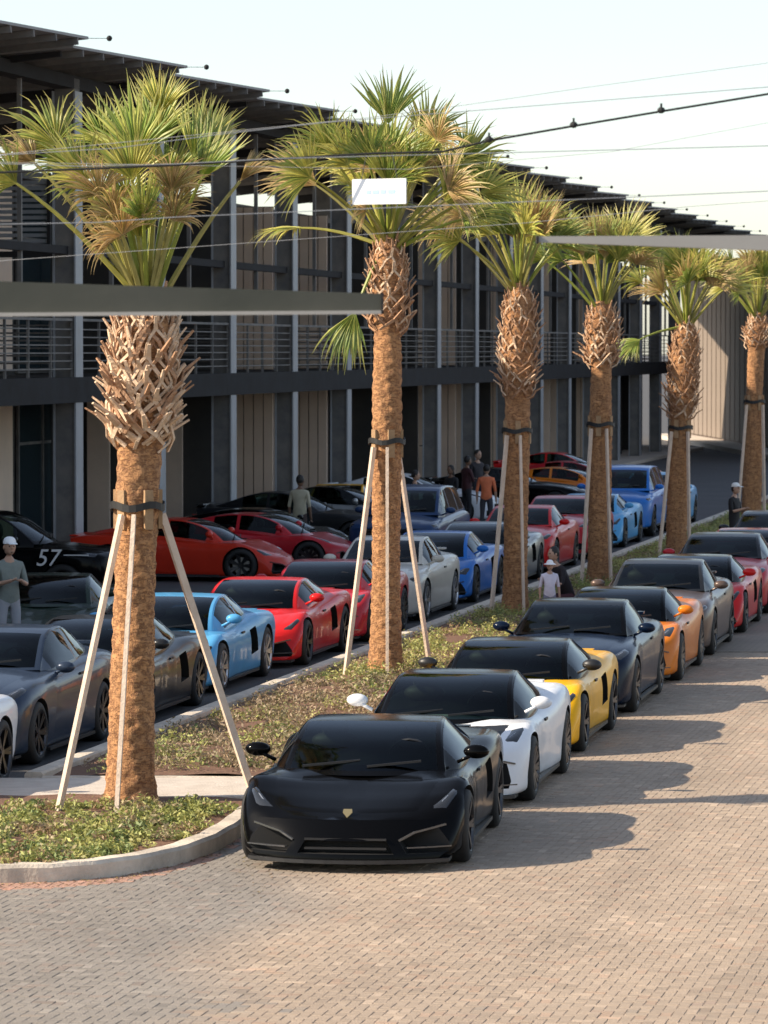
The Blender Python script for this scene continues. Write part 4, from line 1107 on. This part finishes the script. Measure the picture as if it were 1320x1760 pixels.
def px(dx, dy, s): return dx/s, -dy/s
def gen(seed, n, rmax, up=.5, k='mix', R_=.85):
    r = random.Random(seed); out = []
    for i in range(n):
        a = i*2.39996 + r.uniform(-.3, .3); t = i/(n-1); el = R(86-85*t*up*1.25 + r.uniform(-8, 8)); L = rmax*r.uniform(.75, 1.1)*(.75+.25*math.cos(el))
        q = r.random(); kind = 'g' if q < .4 else 'y' if q < .8 else 'b'
        out.append((L*math.cos(el)*math.cos(a), L*math.cos(el)*math.sin(a)*.8, L*math.sin(el), R_*r.uniform(.7, 1.05), kind, r.uniform(38, 80), r.uniform(.3, 1.1)))
    return out
# front palm, crown still bunched upwards
f1 = []
for (hx, hy, R_, kind, spr, drp, dy) in [
    (150, 330, .62, 'y', 95, .35, -.2), (95, 268, .60, 'y', 75, .8, .1), (235, 285, .72, 'g', 70, .1, -.1), (262, 255, .62, 'g', 60, .05, .3),
    (330, 290, .62, 'g', 42, .05, .1), (345, 330, .62, 'g', 38, .1, -.2), (200, 390, .50, 'b', 100, 1.2, -.35), (190, 440, .42, 'b', 100, 1.6, -.3),
    (297, 350, .50, 'b', 60, 1.2, -.35), (300, 400, .40, 'b', 80, 1.6, -.3), (250, 400, .55, 'g', 50, .2, -.4), (230, 330, .55, 'y', 60, .3, -.35),
    (215, 360, .50, 'y', 80, .6, .2), (410, 330, .35, 'b', 22, .3, .1), (285, 330, .6, 'g', 50, .2, .3), (240, 430, .5, 'y', 45, .5, -.25), (120, 300, .5, 'g', 80, .5, .3), (60, 300, .42, 'b', 50, .5, .0),
    (175, 355, .5, 'b', 80, .9, -.3), (215, 425, .48, 'b', 85, 1.2, -.45), (300, 375, .45, 'b', 55, .9, -.15), (350, 270, .5, 'y', 40, .2, .2), (30, 335, .5, 'y', 60, .7, -.1), (275, 215, .45, 'y', 45, .2, .0), (175, 265, .5, 'g', 60, .4, .3)]:
    f1.append(((hx-252)/K1, dy, (520-hy)/K1, R_, kind, spr, drp))
palm('front palm with bunched upright fronds and a flared skirt of leaf bases', 223, 1395, 39.45, 254, 4.95, 3.55, 210, .15, f1, 1, r_base=.215, r_top=.20, ring=2.88,
     stakes=[(-.63, -1.15), (-.06, -1.25), (1.18, .75)], bsz=1.0, pale=.7)
f2 = gen(22, 21, 1.25, .55, R_=.82)
f2 += [(-1.05, -.5, .75, .75, 'y', 80, .7), (-1.2, .3, .1, .75, 'y', 75, .9), (1.05, .2, 1.0, .7, 'g', 70, .6), (0, 0, 1.5, .75, 'g', 45, .1), (.65, -.4, 1.25, .55, 'b', 90, 1.2),
       (1.0, -.2, .2, .8, 'g', 80, 1.0), (-.45, -.35, -1.05, .8, 'g', 35, 1.4), (.15, -.6, .7, .7, 'y', 60, .5), (-.8, -.3, 1.1, .7, 'y', 70, .8), (.8, -.5, .55, .7, 'b', 80, 1.1), (-.3, -.6, .3, .6, 'b', 70, 1.2), (.5, .3, 1.3, .7, 'y', 60, .5), (1.25, 0, .55, .7, 'y', 60, .8)]
palm('second palm, broad crown above a shaggy trunk behind the white car', 663, 1170, 55.3, 668, 5.95, 4.7, 75, .12, f2, 2, ring=3.15,
     stakes=[(-.55, -.6), (.02, -.85), (.62, .9)], r_base=.21, r_top=.175)
palm('third palm with a pineapple-shaped skirt, behind the yellow car', 886, 1065, 67.7, 893, 5.5, 3.65, 110, .16, gen(33, 21, 1.2, .5) + [(-1.2, 0, .9, .8, 'b', 95, 1.3), (-1.0, -.5, 1.1, .7, 'b', 90, 1.3)], 3, ring=3.05,
     stakes=[(-.42, -.5), (.12, -.7), (.1, .9)], r_base=.21)
palm('fourth palm with an orange fibrous collar, behind the navy coupe', 1030, 1014, 76, 1035, 5.3, 4.15, 75, .18, gen(44, 21, 1.3, .5), 4, ring=3.0,
     stakes=[(-.35, -.4), (.2, -.5), (.1, .9)], r_base=.22)
palm('fifth palm with a long dark skirt, right of the blue vehicle', 1163, 968, 85.7, 1180, 5.0, 3.0, 100, .2, gen(55, 24, 1.3, .5) + [(-1.0, -.2, -.4, .75, 'g', 60, 1.2), (-.9, 0, 2.0, .5, 'b', 30, .3)], 5, ring=2.75,
     stakes=[(-.4, -.4), (.25, -.4), (0, .9)], r_base=.22)
palm('sixth palm cut by the right edge of the picture', 1292, 905, 101, 1302, 5.3, 4.5, 60, .14, gen(66, 24, 1.35, .55), 6, ring=3.1, stakes=[(-.4, -.4), (.3, -.3), (0, .9)], r_base=.24)
palm('seventh palm, far crown beyond the sixth at the right edge', 1375, 860, 119, 1375, 5.4, 4.3, 50, .14, gen(77, 20, 1.4, .55), 7, ring=3.1, stakes=[(-.4, -.4), (.3, -.3)], r_base=.24)

# ---------------------------------------------------------------- people
def skin_mesh(chains):
    """chains: list of lists of (pos, radius); connected where positions coincide"""
    bm = bmesh.new(); lay = bm.verts.layers.skin.verify(); seen = {}; segs = []
    def vert(p, r):
        k = tuple(round(c, 4) for c in p)
        if k not in seen:
            v = bm.verts.new(p); v[lay].radius = (r, r); seen[k] = v
            if len(seen) == 1: v[lay].use_root = True
        return seen[k]
    for ch in chains:
        pr = None
        for p, r in ch:
            v = vert(p, r)
            if pr is not None and pr != v and not bm.edges.get((pr, v)): bm.edges.new((pr, v))
            pr = v
    me = bpy.data.meshes.new('sk'); bm.to_mesh(me); bm.free()
    o = bpy.data.objects.new('tmp', me); COL.objects.link(o)
    md = o.modifiers.new('s', 'SKIN'); md.use_smooth_shade = True
    sb = o.modifiers.new('ss', 'SUBSURF'); sb.levels = 1
    bpy.context.view_layer.update()
    r = bpy.data.meshes.new_from_object(o.evaluated_get(bpy.context.evaluated_depsgraph_get()))
    bpy.data.objects.remove(o); return r
def person(label, loc, rz, H=1.75, shirt=(.3,.3,.3), trousers=(.05,.05,.06), sk='skin', pose='stand', head='hair', capc=None, sit=False, group=None):
    s = H/1.75; J = {}
    def V(x, y, z): return Vector((x*s, y*s, z*s))
    crouch = pose == 'crouch'
    hip = .52 if crouch else .93
    lean = .22 if crouch else 0
    pel = V(0, 0, hip); ch1 = V(0, -.01-lean*.4, hip+.22); ch2 = V(0, -lean, hip+.42); neck = V(0, -.01-lean*1.25, hip+.56); 
    chains = [[(pel, .135*s), (ch1, .125*s), (ch2, .14*s), (neck, .055*s), (neck+V(0, -.015, .07), .05*s)]]
    bones = [(pel, ch2, 's'), (ch2, neck-V(0, 0, .05), 's'), (neck, neck+V(0, 0, .1), 'k')]
    hands = []
    for sg in (1, -1):
        sh = ch2 + V(sg*.175, 0, .06)
        if pose == 'phone' or crouch: el = sh + V(sg*.06, -.06, -.27); wr = el + V(-sg*.14, -.2, .06)
        elif pose == 'fold': el = sh + V(sg*.07, -.06, -.27); wr = el + V(-sg*.22, -.12, .05)
        else: el = sh + V(sg*.06, .03, -.28); wr = el + V(sg*.01, -.06, -.24)
        chains.append([(ch2, .14*s), (sh, .062*s), (sh.lerp(el, .5), .047*s), (el, .041*s), (el.lerp(wr, .5), .036*s), (wr, .027*s), (wr+(wr-el).normalized()*.07*s, .028*s)])
        bones += [(sh, el, 's'), (el.lerp(wr, .15), wr, 'k'), (wr, wr+(wr-el)*.4, 'k')]
        hands.append((wr, (wr-el).normalized(), sg))
        hp = pel + V(sg*.09, 0, -.03)
        if crouch: kn = hp + V(sg*.08, -.38, .02); an = kn + V(0, .20, -.42)
        else: kn = hp + V(sg*.02, -.02, -.42); an = V(sg*.12, .03, .08)
        toe = an + V(sg*.03, -.16, -.04)
        chains.append([(pel, .135*s), (hp, .095*s), (hp.lerp(kn, .5), .078*s), (kn, .058*s), (kn.lerp(an, .4), .056*s), (an, .042*s), (toe, .035*s)])
        bones += [(hp, kn, 't'), (kn, an, 't'), (an-V(0, 0, .02), toe, 'o')]
    me = skin_mesh(chains)
    v = [x.co.copy() for x in me.vertices]; f = [tuple(p.vertices) for p in me.polygons]
    def near_b(p):
        best = 9; key = 's'
        for a, b_, k in bones:
            ab = b_-a; t = max(0, min(1, (p-a).dot(ab)/ab.length_squared)); dd = (a+ab*t-p).length
            if k == 's' and a == pel: dd -= .05*s
            if dd < best: best = dd; key = k
        return key
    idx = {'s': 0, 't': 1, 'k': 2, 'o': 3}; mi = []
    for q in f:
        c = sum((v[i] for i in q), Vector())/len(q); k = near_b(c)
        if k == 's' and c.z < pel.z-.02*s: k = 't'
        mi.append(idx[k])
    mb = MB(); mb.v = [tuple(p) for p in v]; mb.f = f; mb.mi = mi
    hc = neck + V(0, -.03, .17)
    mb.ball(hc, .1*s, 14, 12, 2, (.80, .95, 1.2))                    # skull and jaw
    mb.ball(hc+V(0, -.045, -.055), .055*s, 10, 8, 2, (.9, .85, .9))
    mb.add([hc+V(-.013, -.088, .01), hc+V(.013, -.088, .01), hc+V(0, -.118, -.028), hc+V(-.015, -.09, -.035), hc+V(.015, -.09, -.035), hc+V(0, -.09, .03)],
           [(0, 2, 5), (2, 1, 5), (0, 3, 2), (2, 4, 1), (3, 4, 2)], 2)
    for sg in (1, -1):
        mb.ball(hc+V(sg*.032, -.083, .012), .011*s, 6, 5, 4); mb.ball(hc+V(sg*.083, .005, -.005), .022*s, 6, 5, 2, (.4, .8, 1.3))
    mb.add([hc+V(-.022, -.096, -.062), hc+V(.022, -.096, -.062), hc+V(.018, -.096, -.07), hc+V(-.018, -.096, -.07)], [(0, 1, 2, 3)], 4)
    for wr, d, sg in hands:
        pz = wr + d*.075*s; side = d.cross(Vector((0, 0, 1))).normalized() if abs(d.z) < .9 else Vector((0, 1, 0)); dn = side.cross(d)
        for k in range(4):
            b0 = pz + side*(k-1.5)*.019*s; l = (.06, .072, .068, .052)[k]*s
            mb.tube([b0, b0+d*l*.5, b0+d*l*.8-dn*l*.35*sg], [.009*s, .0085*s, .006*s], 6, 2)
        t0 = wr + d*.03*s + side*.03*s*sg
        mb.tube([t0, t0+side*.025*s*sg+d*.02*s, t0+side*.03*s*sg+d*.05*s], [.011*s, .010*s, .007*s], 6, 2)
    ms = [mat('shirt', shirt, .8, noise=(9, tuple(c*.75 for c in shirt), .3), bump=(14, .5)), mat('trousers', trousers, .85, bump=(14, .5)), M[sk], M['dark'], M['void']]
    o = mb.link('person', ms, None, smooth=True, label=label, category='person', loc=loc, rot=(0, 0, rz))
    if group: o['group'] = group
    h = MB()
    if head == 'hair': h.ball(hc+V(0, .018, .028), .104*s, 14, 10, 0, (.86, .92, 1.05)); h.link('hair', M['hair'], o, smooth=True)
    elif head == 'long': h.ball(hc+V(0, .02, .025), .108*s, 14, 10, 0, (.88, .92, 1.05)); h.ball(hc+V(0, .06, -.1), .085*s, 10, 8, 0, (1, .6, 1.4)); h.link('hair', M['hair'], o, smooth=True)
    else:
        n = 14; cz = hc+V(0, 0, .045); rows = [(1.0, 0), (.98, .04), (.8, .075), (.45, .095), (.02, .1)]
        vv = [cz + V(.088*a*math.cos(k*2*math.pi/n), .1*a*math.sin(k*2*math.pi/n), zz) for a, zz in rows for k in range(n)]
        h.add(vv, [(i*n+k, i*n+(k+1) % n, (i+1)*n+(k+1) % n, (i+1)*n+k) for i in range(4) for k in range(n)])
        if head == 'cap': h.add([cz+V(-.07, -.07, .012), cz+V(.07, -.07, .012), cz+V(.055, -.17, -.005), cz+V(-.055, -.17, -.005), cz+V(-.07, -.07, .02), cz+V(.07, -.07, .02), cz+V(.055, -.17, .003), cz+V(-.055, -.17, .003)],
                   [(3, 2, 1, 0), (4, 5, 6, 7), (0, 1, 5, 4), (1, 2, 6, 5), (2, 3, 7, 6), (3, 0, 4, 7)])
        else:
            vv = [cz + V(.088*a*math.cos(k*2*math.pi/n), .1*a*math.sin(k*2*math.pi/n), zz) for a, zz in ((.98, .012), (1.75, -.02), (1.75, -.012), (.98, .02)) for k in range(n)]
            h.add(vv, [(i*n+k, i*n+(k+1) % n, (i+1)*n+(k+1) % n, (i+1)*n+k) for i in range(3) for k in range(n)])
        h.link('cap' if head == 'cap' else 'hat', mat('cap_cloth', capc or (.8, .8, .8), .8), o, smooth=True)
        g = MB(); g.ball(hc+V(0, .018, -.005), .1*s, 12, 8, 0, (.85, .9, .9)); g.link('hair', M['hair'], o, smooth=True)
    return o
def at(x, d): return ((x-660)*d/F, d, 0)
person('man in a grey-green shirt and pale cap looking at his hands at the left edge', at(14, 57.5), R(25), 1.80, (.20, .23, .21), (.32, .33, .36), 'skin', 'phone', 'cap', (.75, .78, .8))
person('slim person in a pale yellow shirt and dark trousers standing behind the parked cars', at(515, 88), R(160), 1.74, (.55, .50, .36), (.09, .06, .055), 'skin_dark', 'stand', 'hair')
person('person in an orange shirt seen beside the third palm trunk', at(836, 99), R(170), 1.66, (.80, .20, .08), (.05, .05, .06), 'skin', 'stand', 'hair')
person('person dressed in black left of the orange shirt, by the white coupe', at(776, 100), R(-40), 1.62, (.015, .015, .018), (.02, .02, .02), 'skin_dark', 'phone', 'long')
person('person in a dark maroon top in the group beside the third palm', at(802, 104), R(120), 1.74, (.06, .015, .02), (.02, .02, .025), 'skin_dark', 'fold', 'hair')
person('taller person in a charcoal top at the back of the group', at(820, 107), R(40), 1.82, (.03, .025, .03), (.02, .02, .025), 'skin', 'stand', 'hair')
person('child in a white sun hat and pale lilac shirt by the third palm', at(945, 64.5), R(10), 1.13, (.72, .68, .78), (.2, .2, .28), 'skin', 'stand', 'hat', (.85, .82, .82))
person('person in black crouching beside the child in the sun hat', at(978, 66), R(-60), 1.66, (.02, .015, .018), (.06, .015, .02), 'skin', 'crouch', 'hair')
person('woman in black with a pale cap standing at the far end of the kerbside row', at(1262, 86.5), R(60), 1.62, (.012, .012, .014), (.012, .012, .014), 'skin', 'phone', 'cap', (.8, .8, .78))
person('person in a dark jacket just right of the second palm trunk', at(712, 93), R(90), 1.7, (.18, .12, .07), (.03, .03, .04), 'skin', 'stand', 'hair')

# ---------------------------------------------------------------- steel arms, cables, sign
def arm(label, x0, x1, d, ytop0, ybot0, ytop1, ybot1, postx, m, lip=None):
    a0 = W(x0, (ytop0+ybot0)/2, d); a1 = W(x1, (ytop1+ybot1)/2, d); h0 = (ybot0-ytop0)*d/F; h1 = (ybot1-ytop1)*d/F
    root = thing('lamp_post', label, 'lamp post', (postx, d, 0))
    b = MB(); off = Vector((postx, d, 0))
    far = Vector((postx, d, a0.z + (a0.z-a1.z)/(a0.x-a1.x)*(postx-a0.x))); hp = h0 + (h0-h1)/(a0.x-a1.x)*(postx-a0.x)
    b.bar(far-off, a1-off, .12, hp, w2=.08, h2=h1); b.link('arm', m, root)
    if lip:
        l = MB(); l.bar(far-off+Vector((0, -.075, -hp/2)), a1-off+Vector((0, -.055, -h1/2)), .03, .018); l.link('edge_strip', lip, root)
    p = MB(); p.tube([(0, 0, 0), (0, 0, far.z+.1)], [.11, .08], 14); p.link('post', m, root, smooth=True)
    q = MB(); q.box(-.2, .2, -.2, .2, 0, .04); q.link('base_plate', m, root)
    e = a1-off; sx = 1 if a1.x > far.x else -1
    q = MB(); q.box(*sorted((e.x, e.x+sx*.012)), -.05, .05, e.z-h1/2-.006, e.z+h1/2+.006); q.link('end_cap', M['dsteel'], root)
    return root
arm('dark grey tapering steel arm crossing in front of the first palm', 0, 655, 20, 484, 541, 505, 537, -4.2, M['arm'], M['arm_pale'])
arm('pale grey tapering steel arm reaching in from the right above the palms', 1320, 925, 21, 405, 431, 407, 417, 4.6, M['arm_pale'])
def cable(label, pts, d, r, m, knots=()):
    P_ = [W(x, y, d) for x, y in pts]
    a, b_ = P_[0]-P_[1], P_[-1]-P_[-2]
    P_ = [P_[0]+a.normalized()*9] + P_ + [P_[-1]+b_.normalized()*9]
    b = MB(); b.tube(P_, r, 6)
    o = b.link('overhead_cable', m, None, smooth=True, label=label, category='cable')
    for x, y in knots:
        k = MB(); c = W(x, y, d); k.ball(c, .02, 8, 6, 0, (1.2, .8, 1)); k.box(c.x-.006, c.x+.006, c.y-.006, c.y+.006, c.z, c.z+.04); k.link('clamp', m, o)
    return o
cable('thick black twisted cable rising to the right across the sky', [(-60, 300), (300, 285), (520, 272), (640, 265), (760, 262), (840, 243), (985, 218), (1135, 193), (1320, 163)], 24, .0075, M['cable'], [(840, 241), (985, 216), (1135, 191)])
cable('thin pale wire highest in the sky', [(520, 215), (640, 203), (800, 182), (1000, 153), (1320, 110)], 24.5, .0018, M['wire'])
cable('thin pale wire below the thick black cable', [(300, 285), (700, 292), (1050, 262), (1320, 212)], 25, .0015, M['wire'])
cable('thin wire just above the pale steel arm', [(400, 420), (900, 384), (1180, 356), (1320, 346)], 25.5, .0018, M['wire'])
cable('thin pale wire across the crown of the front palm', [(0, 282), (140, 287), (300, 283), (470, 274), (700, 268)], 23, .0026, M['flange'])
cable('thin pale wire across the petioles of the front palm', [(0, 386), (170, 383), (300, 374), (480, 366), (800, 352)], 22.5, .0026, M['flange'])
cable('short bright wire passing over the top of the front crown', [(0, 268), (200, 256), (380, 232), (560, 212), (760, 196)], 23.5, .0024, M['flange'])
sg = thing('hanging_sign', 'small blank white sign hanging from the black cable before the second palm', 'sign', W(652, 330, 24), R(-28))
b = MB(); b.box(-.178, .178, -.006, .006, -.074, .074); b.link('board', M['white'], sg)
b = MB()
for x, w_ in ((-.085, .03), (-.045, .045), (.01, .035), (.06, .05)): b.box(x, x+w_, -.0085, -.006, -.014, .010)
b.link('faded_print', M['blueink'], sg)
for x in (-.12, .12):
    b = MB(); b.bar((x, 0, .07), (x*.7, 0, .225), .004); b.link('hanger', M['cable'], sg)
